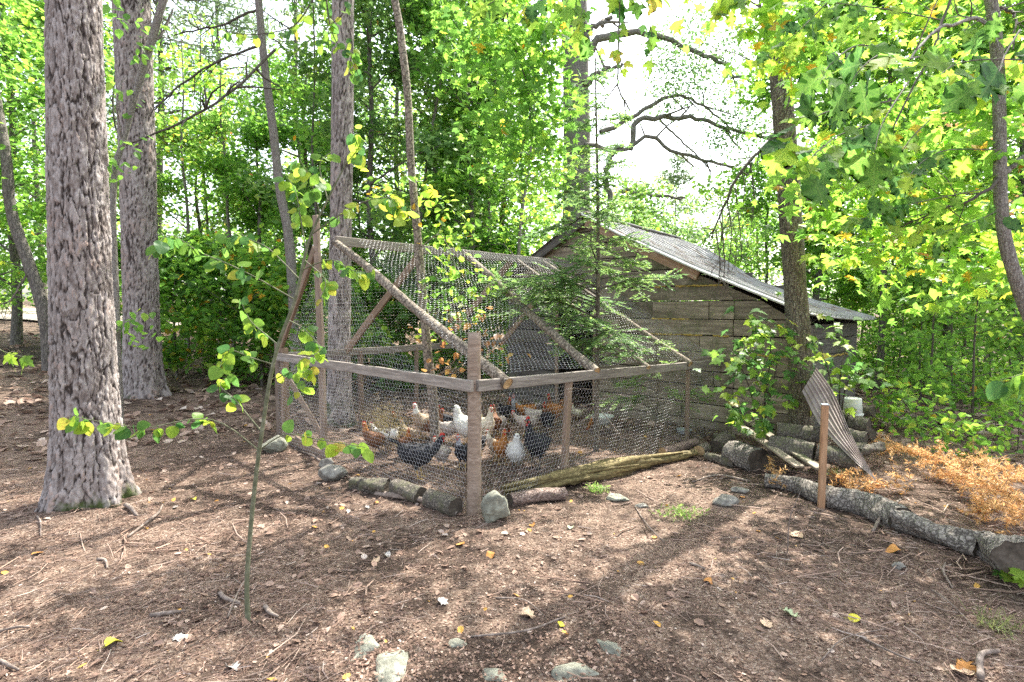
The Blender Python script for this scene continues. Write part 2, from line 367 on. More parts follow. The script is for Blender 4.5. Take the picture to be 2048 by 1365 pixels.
M['oneleaf'] = mat_leaf('single_green_leaf', [(0, (0.03, 0.10, 0.03)), (.4, (0.09, 0.20, 0.025)), (.75, (0.19, 0.30, 0.025)), (.98, (0.25, 0.33, 0.03)), (1, (0.33, 0.20, 0.04))], .5, veins=True)
M['oakleaf'] = mat_leaf('oak_leaf_green', [(0, (0.035, 0.10, 0.03)), (.45, (0.075, 0.18, 0.03)), (.8, (0.15, 0.27, 0.035)), (1, (0.23, 0.33, 0.035))], .55, rough=.7, veins=True)
M['orange'] = mat_leaf('dead_orange_needles', [(0, (0.34, 0.18, 0.06)), (.5, (0.52, 0.32, 0.12)), (1, (0.72, 0.50, 0.26))], .3)
M['deadbrown'] = mat_leaf('withered_leaf', [(0, (0.09, 0.07, 0.03)), (.5, (0.17, 0.14, 0.06)), (1, (0.26, 0.22, 0.10))], .3)
M['rusty'] = mat_leaf('rusty_leaf', [(0, (.12, .07, .04)), (.5, (.38, .18, .06)), (1, (.5, .36, .10))], .35)
M['litter'] = mat_leaf('fallen_leaf_litter', [(0, (0.055, 0.032, 0.023)), (.3, (0.17, 0.108, 0.08)), (.55, (0.31, 0.21, 0.16)), (.8, (0.44, 0.335, 0.27)), (.97, (0.56, 0.48, 0.42)), (1, (0.55, 0.32, 0.08))], .12, rough=.8)
M['grass'] = mat_leaf('grass_blade', [(0, (0.10, 0.14, 0.04)), (1, (0.25, 0.28, 0.10))], .4)

# ------------------------------------------------------------------ ground
def axis(lo, dlo, dhi, hi, step, growth=1.10):
    a = list(np.arange(dlo, dhi, step)); s = step; x = a[-1]
    while x < hi: s *= growth; x += s; a.append(x)
    s = step; x = a[0]; b = []
    while x > lo: s *= growth; x -= s; b.append(x)
    return np.array(b[::-1] + a)
gx = axis(-160, -5.5, 5.5, 160, 0.045); gy = axis(-20, 1.2, 8.0, 220, 0.045)
XX, YY = np.meshgrid(gx, gy)
ZZ = ground_z(XX, YY) + 0.008 * vnoise(XX * 25, YY * 25, 8)
nx_, ny_ = len(gx), len(gy)
ii = (np.arange(ny_ - 1)[:, None] * nx_ + np.arange(nx_ - 1)[None, :]).ravel()
GF = np.stack([ii, ii + 1, ii + nx_ + 1, ii + nx_], -1)
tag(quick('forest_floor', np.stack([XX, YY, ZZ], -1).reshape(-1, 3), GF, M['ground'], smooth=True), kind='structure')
# packed track at the far left
rx = np.linspace(0, 1, 60); px_ = []
rv = []
for i, t in enumerate(np.linspace(0, 1, 50)):
    c = np.array([-34 + 24 * t, 20.5 - 2.5 * t]); nrm = np.array([0.1, 1.0])
    for k in np.linspace(-1.6, 1.6, 9):
        q = c + nrm * k; rv.append((q[0], q[1], gz(q[0], q[1]) + 0.07))
i9 = (np.arange(49)[:, None] * 9 + np.arange(8)[None, :]).ravel()
tag(quick('dirt_track', np.array(rv), np.stack([i9, i9 + 9, i9 + 10, i9 + 1], -1), M['road'], smooth=True), kind='structure')

# ------------------------------------------------------------------ chicken run
def R(s, t, z=0.0): return Vector((-0.31 + s - t, 4.5 + s + t, z))
SQ = math.sqrt(2)
def hexwire(name, corners, parent, cell=0.042, rad=0.0009, clip=None, sag=0.03, seed=0, fray=0.0):
    """hexagonal netting stretched over the quad a,b,c,d (a-b along, d-c opposite)"""
    a, b, c, d = [np.array(list(q), float) for q in corners]
    Lu = max(np.linalg.norm(b - a), np.linalg.norm(c - d)); Lv = max(np.linalg.norm(d - a), np.linalg.norm(c - b))
    h = cell * 1.15; nu = int(Lu / cell) + 2; nv = int(Lv / (h * .75)) + 2
    i, j = np.meshgrid(np.arange(nu), np.arange(nv)); i = i.ravel(); j = j.ravel()
    cx = (i + 0.5 * (j % 2)) * cell; cy = j * h * .75
    top = np.stack([cx, cy + h * .28], -1); tl = np.stack([cx - cell / 2, cy + h * .02 + h * .10], -1)
    # three edges for each cell: left side, upper left, upper right
    tl = np.stack([cx - cell / 2, cy + h * .14], -1); bl = np.stack([cx - cell / 2, cy - h * .14 - h * .0], -1)
    tp = np.stack([cx, cy + h * .47], -1); tr = np.stack([cx + cell / 2, cy + h * .28], -1)
    tl = np.stack([cx - cell / 2, cy + h * .28], -1); bl = np.stack([cx - cell / 2, cy - h * .28], -1)
    e0 = np.vstack([bl, tl, tp]); e1 = np.vstack([tl, tp, tr])
    m = (e0[:, 0] > 0) & (e1[:, 0] < Lu) & (e0[:, 0] < Lu) & (e1[:, 0] > 0) & (e0[:, 1] > 0) & (e1[:, 1] < Lv) & (e1[:, 1] > 0)
    e0, e1 = e0[m], e1[m]
    def to3(e):
        u = e[:, 0] / Lu; v = e[:, 1] / Lv
        wu = 0.6 * cell * vnoise(e[:, 0] * 2.2, e[:, 1] * 2.2, seed + 1) / Lu * 2; wv = 0.6 * cell * vnoise(e[:, 0] * 2.2, e[:, 1] * 2.2, seed + 2) / Lv * 2
        u = np.clip(u + wu, 0, 1)[:, None]; v = np.clip(v + wv, 0, 1)[:, None]
        p = (a * (1 - u) + b * u) * (1 - v) + (d * (1 - u) + c * u) * v
        nn = np.cross(b - a, d - a); nn /= np.linalg.norm(nn)
        bell = (np.minimum(1, 6 * u * (1 - u)) * np.minimum(1, 6 * v * (1 - v)))
        return p + nn * bell * sag * (vnoise(e[:, 0] * 1.6, e[:, 1] * 1.6, seed)[:, None] * 2 + .3 * vnoise(e[:, 0] * 9, e[:, 1] * 9, seed)[:, None])
    A = to3(e0); B = to3(e1)
    if clip is not None:
        k = clip(A) & clip(B); A, B = A[k], B[k]
    D = B - A; L = np.linalg.norm(D, axis=1)[:, None]; D = D / (L + 1e-9)
    n1 = np.cross(D, [0.3, 0.5, 0.81]); n1 /= np.linalg.norm(n1, axis=1)[:, None]; n2 = np.cross(D, n1)
    vs = []
    for E in (A, B):
        for k in range(3):
            an = 2 * math.pi * k / 3; vs.append(E + rad * (math.cos(an) * n1 + math.sin(an) * n2))
    V = np.stack(vs, 1).reshape(-1, 3); n = len(A); base = np.arange(n)[:, None] * 6
    Fq = np.vstack([base + np.array([k, (k + 1) % 3, 3 + (k + 1) % 3, 3 + k]) for k in range(3)])
    return quick(name, V, Fq, M['wire'], parent)

run = thing('chicken_run', 'large pitched chicken run of poles, rails and hexagonal wire netting against the old shed', 'chicken run', R(0, 0, 0))
run.location = (0, 0, 0)
def zr_front(s): return 1.10 - 0.035 * s
pole('corner_post', [R(0, 0, -0.3), R(0, 0, 0.5) + Vector((.008, 0, 0)), R(0, 0, 1.47) + Vector((.012, 0, 0))], [0.062, 0.056, 0.052], M['post'], run, n=14, wob=.1, seed=3)['label'] = 'round corner log post of the run, taller than the rails'
def rail(name, A, B, mat=M['rail'], w=.04, h=.092, **k):
    return beam(name, A, B, w, h, mat, run, **k)
rz = zr_front(0)
o_f = Vector((.7071, -.7071, 0)) * 0.07; o_l = Vector((-.7071, -.7071, 0)) * 0.07
rail('rail', R(0.035, 0, rz - .046) + o_f - Vector((.03, .03, 0)) * 1.6, R(3.08, 0, zr_front(3.08) - .046) + o_f * .3, w=.038)
rail('rail', R(0, -0.05, rz - .046) + o_l, R(0, 2.6, 1.12 - .046) + o_l * .7, w=.038)
rail('rail', R(0, 2.55, 1.07), R(3.08, 2.55, 1.10), w=.04)
def post(s, t, z1, mat=M['brown'], w=.07, lean=(0, 0), name='post', h=.04, z0=-.15):
    A = R(s, t, 0); A.z = gz(A.x, A.y) + z0
    return beam(name, A, R(s, t, z1) + Vector((lean[0], lean[1], 0)), w, h, mat, run, roll=(-.5, -.85, 0))
post(.79, 0, 1.03, lean=(.06, .06), w=.045, h=.09)
post(2.48, 0, .98, w=.05, h=.05)
post(0, 1.78, 2.68, M['post'], w=.075, h=.045, lean=(-.05, 0), name='ridge_post')
post(0, 2.5, 1.18, M['brown'], w=.05, h=.09); post(0, 2.62, 1.24, M['post'], w=.07, h=.07)
post(.77, 2.55, 1.08, w=.05, h=.07); post(1.43, 2.55, 1.09, w=.045, h=.05, mat=M['post']); post(2.3, 2.55, 1.1, w=.05, h=.05)
ZR = 2.42
beam('ridge_beam', R(.12, 1.78, ZR), R(3.08, 1.78, ZR - .03), .05, .10, M['rail'], run)
def on_front(s, f, zoff=.0): return R(s, 1.78 * (1 - f), ZR * (1 - f) + zr_front(s) * f + zoff)
def frafter(s0, s1, r, ext=.03, seed=0, mat=M['palebark']):
    A = on_front(s0, 0, -.02); B = on_front(s1, 1.0 + ext, .02); mid = (A + B) / 2 + Vector((0.02, 0, -.03))
    return pole('rafter_pole', [A, A.lerp(B, .25) + Vector((.01, 0, .01)), mid, B], [r * .8, r, r * 1.15], mat, run, n=12, wob=.14, cap=M['cutpale'], seed=seed)
frafter(.12, .19, .045, ext=.05, seed=1); frafter(1.45, 1.08, .042, seed=2); frafter(2.55, 2.42, .036, seed=4); frafter(2.15, 1.75, .026, seed=5)
# brown sawn rafters of the back slope and the gable
for s0, s1 in ((.95, .62), (2.1, 1.75), (2.95, 2.7)):
    beam('rafter', R(s0, 1.80, ZR - .06), R(s1, 2.56, 1.08), .045, .085, M['brown'], run)
beam('rafter', R(-.03, 1.82, ZR - .1), R(-.02, 2.58, 1.10), .04, .09, M['brown'], run)
beam('brace', R(0, 2.3, .10), R(0.0, 1.9, -.02) + Vector((.06, -.02, .0)), .03, .07, M['brown'], run)
beam('brace', R(0, 2.52, .9), R(0.28, 2.35, .0), .03, .06, M['post'], run)
beam('kick_board', R(0, 2.5, .06), R(0, 1.75, .03), .03, .09, M['brown'], run)
# netting
sb = .0
hexwire('wire_netting', [R(0, 0, .0) + o_f, R(3.05, 0, .0) + o_f * .5, R(3.05, 0, 1.0) + o_f * .5, R(0, 0, 1.09) + o_f], run, sag=.05, seed=1, rad=.00052)
hexwire('wire_netting', [R(0, 0, .0) + o_l, R(0, 2.55, .0) + o_l, R(0, 2.55, 1.10) + o_l, R(0, 0, 1.09) + o_l], run, sag=.05, seed=5, rad=.00052)
hexwire('wire_netting', [R(0, 2.55, .05), R(3.05, 2.55, .05), R(3.05, 2.55, 1.10), R(0, 2.55, 1.08)], run, sag=.04, seed=9, cell=.05, rad=.00052)
hexwire('wire_netting', [R(0, 0, zr_front(0) + .012), R(3.05, 0, zr_front(3.05) + .012), R(3.05, 1.78, ZR + .03), R(.30, 1.78, ZR + .055)], run, sag=.09, seed=13, cell=.054, rad=.00052)
hexwire('wire_netting', [R(0, 1.78, ZR + .055), R(3.05, 1.78, ZR + .03), R(3.05, 2.57, 1.12), R(0, 2.57, 1.12)], run, sag=.06, seed=17, cell=.060, rad=.00052)
def gclip(Pt):
    t = (Pt[:, 1] - 4.5 - Pt[:, 0] - .31) / 2
    zt = np.where(t < 1.78, 1.1 + (ZR - 1.1) * t / 1.78, ZR - (ZR - 1.12) * (t - 1.78) / .79)
    return Pt[:, 2] < zt - .22 * (1 + .5 * np.sin(t * 3))
hexwire('wire_netting', [R(0, 0, 1.1) + o_l * .3, R(0, 2.6, 1.1) + o_l * .3, R(0, 2.6, 2.5) + o_l * .3, R(0, 0, 2.5) + o_l * .3], run, sag=.03, seed=23, cell=.05, rad=.00052, clip=gclip)

# ------------------------------------------------------------------ shed
SH = (2.80, 7.60)
shed = thing('shed', 'old grey board shed with a sagging ribbed metal roof behind the wire run', 'shed', (SH[0], SH[1], 0), -math.pi / 4)
def wz(u): return u * SQ
RK = [(-2.95, 2.10), (-1.58, 3.12), (-1.08, 2.74), (-.22, 2.17), (.30, 1.86), (.573, 1.70), (.80, 1.56)]
rkx = np.array([wz(a) for a, _ in RK]); rkz = np.array([b for _, b in RK])
XL, XR = wz(-2.85), wz(.65)
pk = rkx[1]
def lim(z):
    """facade x-range below the rake at height z"""
    zz = z + .05
    if zz >= 3.12: return None
    xl = XL if zz <= rkz[0] else float(np.interp(zz, rkz[:2], rkx[:2]))
    xs = rkx[1:][::-1]; zs = rkz[1:][::-1]
    xr = XR if zz <= zs[0] else float(np.interp(zz, zs, xs))
    return max(XL, xl), min(XR, xr)
def board_poly(pts, th, mat, y0, parent, name='board'):
    """prism from a polygon in x,z; origin at its lower left"""
    o0 = pts[0]; n = len(pts)
    jy = (random.random() - .5) * .01
    V = [(p[0] - o0[0], 0, p[1] - o0[1]) for p in pts] + [(p[0] - o0[0], th, p[1] - o0[1]) for p in pts]
    Fq = [list(range(n)), list(range(2 * n - 1, n - 1, -1))] + [[i, i + n, (i + 1) % n + n, (i + 1) % n] for i in range(n)]
    bm = bmesh.new(); vs = [bm.verts.new(v) for v in V]
    for f in Fq: bm.faces.new([vs[k] for k in f])
    bmesh.ops.recalc_face_normals(bm, faces=bm.faces)
    bmesh.ops.bevel(bm, geom=list(bm.edges), offset=.003, segments=1, affect='EDGES')
    me = bpy.data.meshes.new(name); bm.to_mesh(me); bm.free(); me.materials.append(mat)
    o = bpy.data.objects.new(name, me); COL.objects.link(o); o.parent = parent; o.location = (o0[0], y0 + jy, o0[1]); return o
DX0, DX1, DZ = wz(-1.99), wz(-1.475), 1.62
z = -.12; heights = [.27, .22, .25, .2, .26, .23, .22, .25, .21, .24, .22, .25, .2, .24]
rs = random.Random(5); JX = wz(.13); seams = []
for ci, h in enumerate(heights):
    z0, z1 = z, min(z + h - .014, 3.06); z += h
    if z0 > 2.95 or z1 - z0 < .05: break
    L0, L1 = lim(z0), lim(z1)
    if L0 is None or L1 is None: break
    cuts = [L0[0], L0[1]]
    if L0[1] > JX + .1: cuts.append(JX + (rs.random() - .5) * .02)
    cuts += [q for q in (wz(-1.2 + rs.random() * .9), wz(-.35 + .3 * rs.random())) if q < min(L0[1], L1[1]) - .3 and ci % 2]
    if z0 < DZ: cuts += [DX0, DX1]
    cuts = sorted(cuts)
    for q0, q1 in zip(cuts[:-1], cuts[1:]):
        if q1 - q0 < .02: continue
        if z0 < DZ and q0 >= DX0 - .01 and q1 <= DX1 + .01:
            if z1 > DZ: pass
            continue
        g = .004; jz = (rs.random() - .5) * .006
        a0, a1 = q0 + g, q1 - g
        b0 = max(a0, L1[0]); b1 = min(a1, L1[1])
        pts = [(a0, z0), (a1, z0 + jz), (b1, z1), (b0, z1 + jz)]
        if b1 <= b0 + .02: pts = [(a0, z0), (a1, z0), (min(a1, L1[1]), z1)] if q0 > pk else [(a0, z0), (a1, z0), (max(a0, L1[0]), z1)]
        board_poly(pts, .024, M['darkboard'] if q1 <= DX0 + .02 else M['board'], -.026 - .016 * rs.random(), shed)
    seams.append(z1 + .004)
def foam(x0, x1, zc, y=-.036, n=None):
    A = Acc(); k = n or int((x1 - x0) / .03) + 2; xs = np.linspace(x0, x1, k)
    zz = zc + .012 * (np.random.default_rng(int(abs(x0) * 100)).random(k) - .5)
    A.add(tubeg(np.stack([xs, np.full(k, y), zz], -1), .007 + .010 * np.random.default_rng(int(abs(zc) * 99)).random(k), 6, .5))
    A.build('foam_bead', M['foam'], shed, smooth=True)
def near_seam(zt): return min(seams, key=lambda q: abs(q - zt))
s1 = near_seam(1.88); s2 = near_seam(1.45); s3 = near_seam(1.22)
foam(-.66, .02, s1); foam(-1.0, -.82, s1); foam(-.72, -.45, s2); foam(-1.1, -.25, s3); foam(-.1, .12, s3, n=8); foam(-1.05, -.75, s2)
foam(XR - .5, XR - .05, near_seam(1.0))
# door frame, dark room behind
for (x, w) in ((DX0 - .03, .06), (DX1 + .03, .06)):
    beam('door_jamb', (x, -.045, -.1), (x, -.045, DZ + .02), .03, w, M['brown'], shed, roll=(1, 0, 0))
beam('door_lintel', (DX0 - .06, -.05, DZ + .06), (DX1 + .06, -.05, DZ + .06), .03, .09, M['darkboard'], shed)
DEP = 2.72
def vboards(x, y0, y1, z1f, side, mat):
    """side wall of horizontal boards along local y at local x"""
    z = -.12
    k = 0
    while z < z1f - .04:
        h = .2 + .05 * rs.random(); zt = min(z + h - .008, z1f)
        beam('side_board', (x + (rs.random() - .5) * .008, y0 + .0, (z + zt) / 2), (x + (rs.random() - .5) * .008, y1, (z + zt) / 2), .022, zt - z, mat, shed, bevel=.003)
        z += h; k += 1
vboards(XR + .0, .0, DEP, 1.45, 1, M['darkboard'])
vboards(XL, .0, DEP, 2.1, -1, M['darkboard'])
beam('corner_board', (XR + .02, -.045, -.1), (XR + .02, -.045, 1.62), .03, .08, M['board'], shed, roll=(1, 0, 0))
z = -.12
while z < 2.95:
    Lq = lim(min(z + .24, 3.0))
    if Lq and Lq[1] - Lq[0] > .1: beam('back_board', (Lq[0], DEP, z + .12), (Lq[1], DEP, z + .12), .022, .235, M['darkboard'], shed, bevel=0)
    z += .243
A_ = Acc(); xs = np.linspace(.0, 1, 16) * .62 + .02
A_.add(tubeg(np.array([[XR + .02, .15 + .12 * k, 1.0 + .012 * math.sin(k * 2.1)] for k in range(18)]), .014, 6, .6)); A_.build('foam_bead', M['foam'], shed, True)
# roof sheets (ribs run down the slope)
def roofz(x, y):
    f = y / DEP
    zf = np.interp(x, rkx, rkz) + .045
    bk = np.interp(x, [wz(-2.95), wz(-1.58), wz(-1.13), wz(-.467), wz(.08), wz(.8)], [2.15, 2.98, 2.70, 2.10, 1.80, 1.47]) + .045
    sag = -.02 * math.sin(math.pi * min(1, max(0, f)))
    return zf * (1 - f) + bk * f + sag
rib = [(0, 0), (.05, .0), (.060, .028), (.080, .028), (.090, 0), (.150, 0), (.156, .007), (.166, .007), (.172, 0)]
m_, nt_, bs_ = newmat('ribbed_metal'); v_ = coords(nt_)
r_ = N(nt_, 'ShaderNodeMapRange', {'Value': nz(nt_, v_, 2.2, 6, .7), 'From Min': .52, 'From Max': .66}).outputs[0]
base_ = ramp(nt_, nz(nt_, coords(nt_, (1, 6, 1)), 3, 4), [(.3, (.24, .235, .235)), (.6, (.42, .41, .41))])
nt_.links.new(mix(nt_, r_, base_, (.20, .14, .105)), bs_.inputs['Base Color'])
bs_.inputs['Metallic'].default_value = .2; bs_.inputs['Roughness'].default_value = .62; M['metal'] = m_
xsr = np.linspace(pk, wz(.80), 22); xsl = np.linspace(wz(-3.0), pk, 8)
yy0 = -.16; sheetw = .20 * 4; k = 0
while yy0 < DEP + .1:
    prof = []
    for q in range(4): prof += [(q * .20 + a, b) for a, b in rib]
    for xs in (xsr, xsl):
        V = []; ox, oy = xs[0], yy0; jz = .004 * (k % 2); n = len(prof)
        for x in xs:
            for a, b in prof: V.append((x - ox, a, roofz(x, yy0 + a) + b + jz))
        i = (np.arange(len(xs) - 1)[:, None] * n + np.arange(n - 1)[None, :]).ravel()
        o = quick('roof_sheet', np.array(V), np.stack([i, i + n, i + n + 1, i + 1], -1), M['metal'], shed, smooth=False); o.location = (ox, oy, 0)
        md = o.modifiers.new('solid', 'SOLIDIFY'); md.thickness = .0025; md.offset = -1
    yy0 += sheetw - .012; k += 1
# rakes, trim, eave
def rk(x, dz=0): return Vector((x, -.12, float(np.interp(x, rkx, rkz)) + dz))
beam('rake_board', rk(pk + .05, -.06), rk(wz(-.20), -.045), .035, .15, M['fascia'], shed)
beam('rake_board', rk(pk - .02, -.06), rk(wz(-2.5), -.05), .03, .12, M['darkboard'], shed)
tr_ = Acc(); tp = np.array([list(rk(x, .035)) for x in np.linspace(pk, wz(.8), 16)]) + [0, -.05, 0]
tr_.add(tubeg(tp, .018, 6)); tr_.build('drip_edge', mat_flat('white_trim', (.66, .65, .63), .5), shed, True)
ev = Acc(); ep = np.array([[wz(.80), y, roofz(wz(.80), y) - .012] for y in np.linspace(-.14, DEP + .05, 10)]); ev.add(tubeg(ep, .014, 6)); ev.build('eave_trim', M['metal'], shed, True)
beam('ridge_cap', (pk, -.17, 3.18), (pk, DEP + .1, 3.05), .16, .02, M['metal'], shed)
for y in (.5, 1.3, 2.1):
    beam('roof_joist', (pk, y, 2.80), (wz(.6), y, 1.28), .04, .08, M['darkboard'], shed)

# ------------------------------------------------------------------ vegetation builders
def tmpl(name):
    if name == 'quad':   # one folded leaf
        return np.array([[0, 0, 0], [.30, .45, .05], [0, 1, -.03], [-.30, .45, .05]]), np.array([[0, 1, 2, 3]])
    if name == 'thin':
        return np.array([[0, 0, 0], [.10, .45, .02], [0, 1, 0], [-.10, .45, .02]]), np.array([[0, 1, 2, 3]])
    if name == 'ovate':
        return (np.array([[0, 0, 0], [.30, .22, .06], [.31, .58, .07], [0, 1, -.05], [-.31, .58, .07], [-.30, .22, .06]]),
                np.array([[0, 1, 2, 3], [0, 3, 4, 5]]))
    if name == 'maple':
        c = (0, .36, 0); V = [c]; tips = [(.30, -.02), (.58, .32), (.36, .74), (0, 1.02), (-.36, .74), (-.58, .32), (-.30, -.02)]
        notch = [(0, .05), (.27, .20), (.24, .46), (.12, .66), (-.12, .66), (-.24, .46), (-.27, .20), (0, .05)]
        tips = tips[1:-1]; notch = [(.0, .02), (.22, .46), (.10, .66), (-.10, .66), (-.22, .46), (0, .02)]
        tips = [(.50, .22), (.44, .70), (0, 1.02), (-.44, .70), (-.50, .22)]
        Fq = []
        for i, t in enumerate(tips):
            a = len(V); V += [(notch[i][0], notch[i][1], .02), (t[0], t[1], -.07), (notch[i + 1][0], notch[i + 1][1], .02)]; Fq.append([0, a, a + 1, a + 2])
        return np.array(V), np.array(Fq)
    if name == 'maple3':
        c = (0, .30, .02); V = [c]; Fq = []
        for q in (((.0, .0), (.52, .34), (.20, .56)), ((.20, .52), (0, 1.02), (-.20, .52)), ((-.20, .56), (-.52, .34), (0, .0))):
            a = len(V); V += [(q[0][0], q[0][1], .02), (q[1][0], q[1][1], -.07), (q[2][0], q[2][1], .02)]; Fq.append([0, a, a + 1, a + 2])
        return np.array(V), np.array(Fq)
    if name == 'chip':
        return np.array([[-.5, -.3, 0], [.5, -.2, .1], [.45, .3, 0], [-.4, .3, .12]]), np.array([[0, 1, 2, 3]])
    if name == 'litter':
        return (np.array([[0, -.5, .05], [.32, -.2, .14], [.30, .25, .10], [0, .55, .04], [-.33, .2, .16], [-.28, -.25, .12]]),
                np.array([[0, 1, 2, 3], [0, 3, 4, 5]]))
def leaves(pos, size, tname, rng, droop=.25, up=.8, sizevar=.35, outward=None):
    """arrays for many small leaves at pos"""
    T, Fq = tmpl(tname); n = len(pos); k = len(T)
    nr = rng.normal(size=(n, 3)) * .55 + [0, 0, up]; nr /= np.linalg.norm(nr, axis=1)[:, None]
    d = rng.normal(size=(n, 3)); d[:, 2] -= droop * 2
    if outward is not None: d += outward * 1.2
    d -= nr * (d * nr).sum(1)[:, None]; d /= np.linalg.norm(d, axis=1)[:, None] + 1e-9
    s = np.cross(d, nr); sz = size * (1 + sizevar * (rng.random(n) * 2 - 1)); wx = .8 + .4 * rng.random(n)
    V = pos[:, None, :] + (T[None, :, 0:1] * wx[:, None, None] * s[:, None, :] + T[None, :, 1:2] * d[:, None, :] + T[None, :, 2:3] * (rng.random(n)[:, None, None] * 2) * nr[:, None, :]) * sz[:, None, None]
    Fa = (np.arange(n)[:, None, None] * k + Fq[None]).reshape(-1, Fq.shape[1])
    return V.reshape(-1, 3), Fa, len(Fq)
def leafmesh(name, pos, size, tname, mat, parent, rng, tint=(.45, .2), kind='stuff', **kw):
    V, Fa, m = leaves(pos, size, tname, rng, **kw)
    n = len(pos); t = tint[0] + tint[1] * rng.normal(size=n) if not isinstance(tint, np.ndarray) else tint
    o = quick(name, V, Fa, mat, parent, tint=np.repeat(np.clip(t, 0, 1), m))
    if kind: o['kind'] = kind
    return o
def clump_tint(pos, rng, c, sd, freq=1.3):
    return np.clip(c + sd * .8 * rng.normal(size=len(pos)) + .5 * sd / .2 * .5 * vnoise(pos[:, 0] * freq + pos[:, 2], pos[:, 2] * freq - pos[:, 1], 31), 0, .985) + np.where(rng.random(len(pos)) < .004, .5, 0)

def tree(name, label, x, y, H, r, cb, cr, n, size, tname='ovate', mat='leaf', tc=(.42, .2), seed=0, group=None, lean=(0, 0), nb=None,
         bark='bgbark', sig=.22, rise=.35, path=None, prof=None, limbs=True, top=.96, cat='tree', base_flare=1.3, sub=5):
    rng = np.random.default_rng(seed + 100)
    z0 = gz(x, y); o = thing(name, label, cat, (0, 0, 0), group=group)
    if path is None:
        m = 6; pts = [(x + lean[0] * k / m + .05 * H / 8 * rng.normal() * (k > 0), y + lean[1] * k / m + .04 * H / 8 * rng.normal() * (k > 0), z0 - .15 + (H + .15) * k / m) for k in range(m + 1)]
    else: pts = path
    p = spline(pts, 30); rad = r * np.interp(np.linspace(0, 1, 30), [0, .03, .1, 1], [base_flare, 1.12, 1, .25])
    V, Fq = tubeg(p, rad, 10, .12, rng)
    quick('trunk', V, Fq, M[bark], o, smooth=True, tint=np.full(len(Fq), .5))
    zs = p[:, 2]; A = Acc(); centers = []; outs = []
    nb = nb or max(8, int(H * 2.2)); az = rng.random() * 6.28
    for b in range(nb):
        f = (b + .5 * rng.random()) / nb; zb = z0 + cb + (H * top - cb) * f
        c = np.array([np.interp(zb, zs, p[:, i]) for i in range(3)])
        az += 2.4 + .5 * rng.normal()
        pr = prof(f) if prof else (1 - .75 * abs(f - .38) ** 1.3 * 1.6)
        L = cr * max(.25, pr) * (.7 + .5 * rng.random())
        up = rise * (.5 + rng.random()) + .5 * f
        d = np.array([math.cos(az), math.sin(az), up]); d /= np.linalg.norm(d)
        e1 = c + d * L * .5 + rng.normal(size=3) * .06 * L; e2 = c + d * L + np.array([0, 0, -.12 * L]) + rng.normal(size=3) * .1 * L
        bp = spline([c, e1, e2], 7); rb = r * .38 * (1 - .5 * f)
        if limbs: A.add(tubeg(bp, np.linspace(rb, rb * .15 + .002, 7), 5))
        for s in range(sub):
            g = .3 + .7 * (s + rng.random()) / sub; q = c + (e1 - c) * min(1, g * 2) if g < .5 else e1 + (e2 - e1) * (g * 2 - 1)
            dd = d * .6 + rng.normal(size=3) * [.7, .7, .35]; dd /= np.linalg.norm(dd); tl = L * .38 * (.5 + rng.random())
            if limbs: A.add(tubeg(spline([q, q + dd * tl * .5 + [0, 0, .02], q + dd * tl], 4), np.linspace(rb * .3 + .001, .0015, 4), 3))
            for w in (.45, .8, 1.05): centers.append(q + dd * tl * w); outs.append(dd)
    if limbs and A.V: tag(A.build('branches', M[bark], o), kind='stuff')
    centers = np.array(centers); outs = np.array(outs); ci = rng.integers(0, len(centers), n)
    wgt = rng.random(len(centers)) ** .7; pw = wgt / wgt.sum(); ci = rng.choice(len(centers), n, p=pw)
    pos = centers[ci] + rng.normal(size=(n, 3)) * sig * [1, 1, .62]
    keep = (pos[:, 2] > ground_z(pos[:, 0], pos[:, 1]) + .03) & ((pos[:, 1] > 2.2) | (pos[:, 2] > 4))
    pos = pos[keep]; out = outs[ci][keep]
    leafmesh('foliage', pos, size, tname, M[mat], o, rng, tint=clump_tint(pos, rng, *tc), outward=out * .5)
    return o

def px2x(px, d): return P(px, 620, d).x

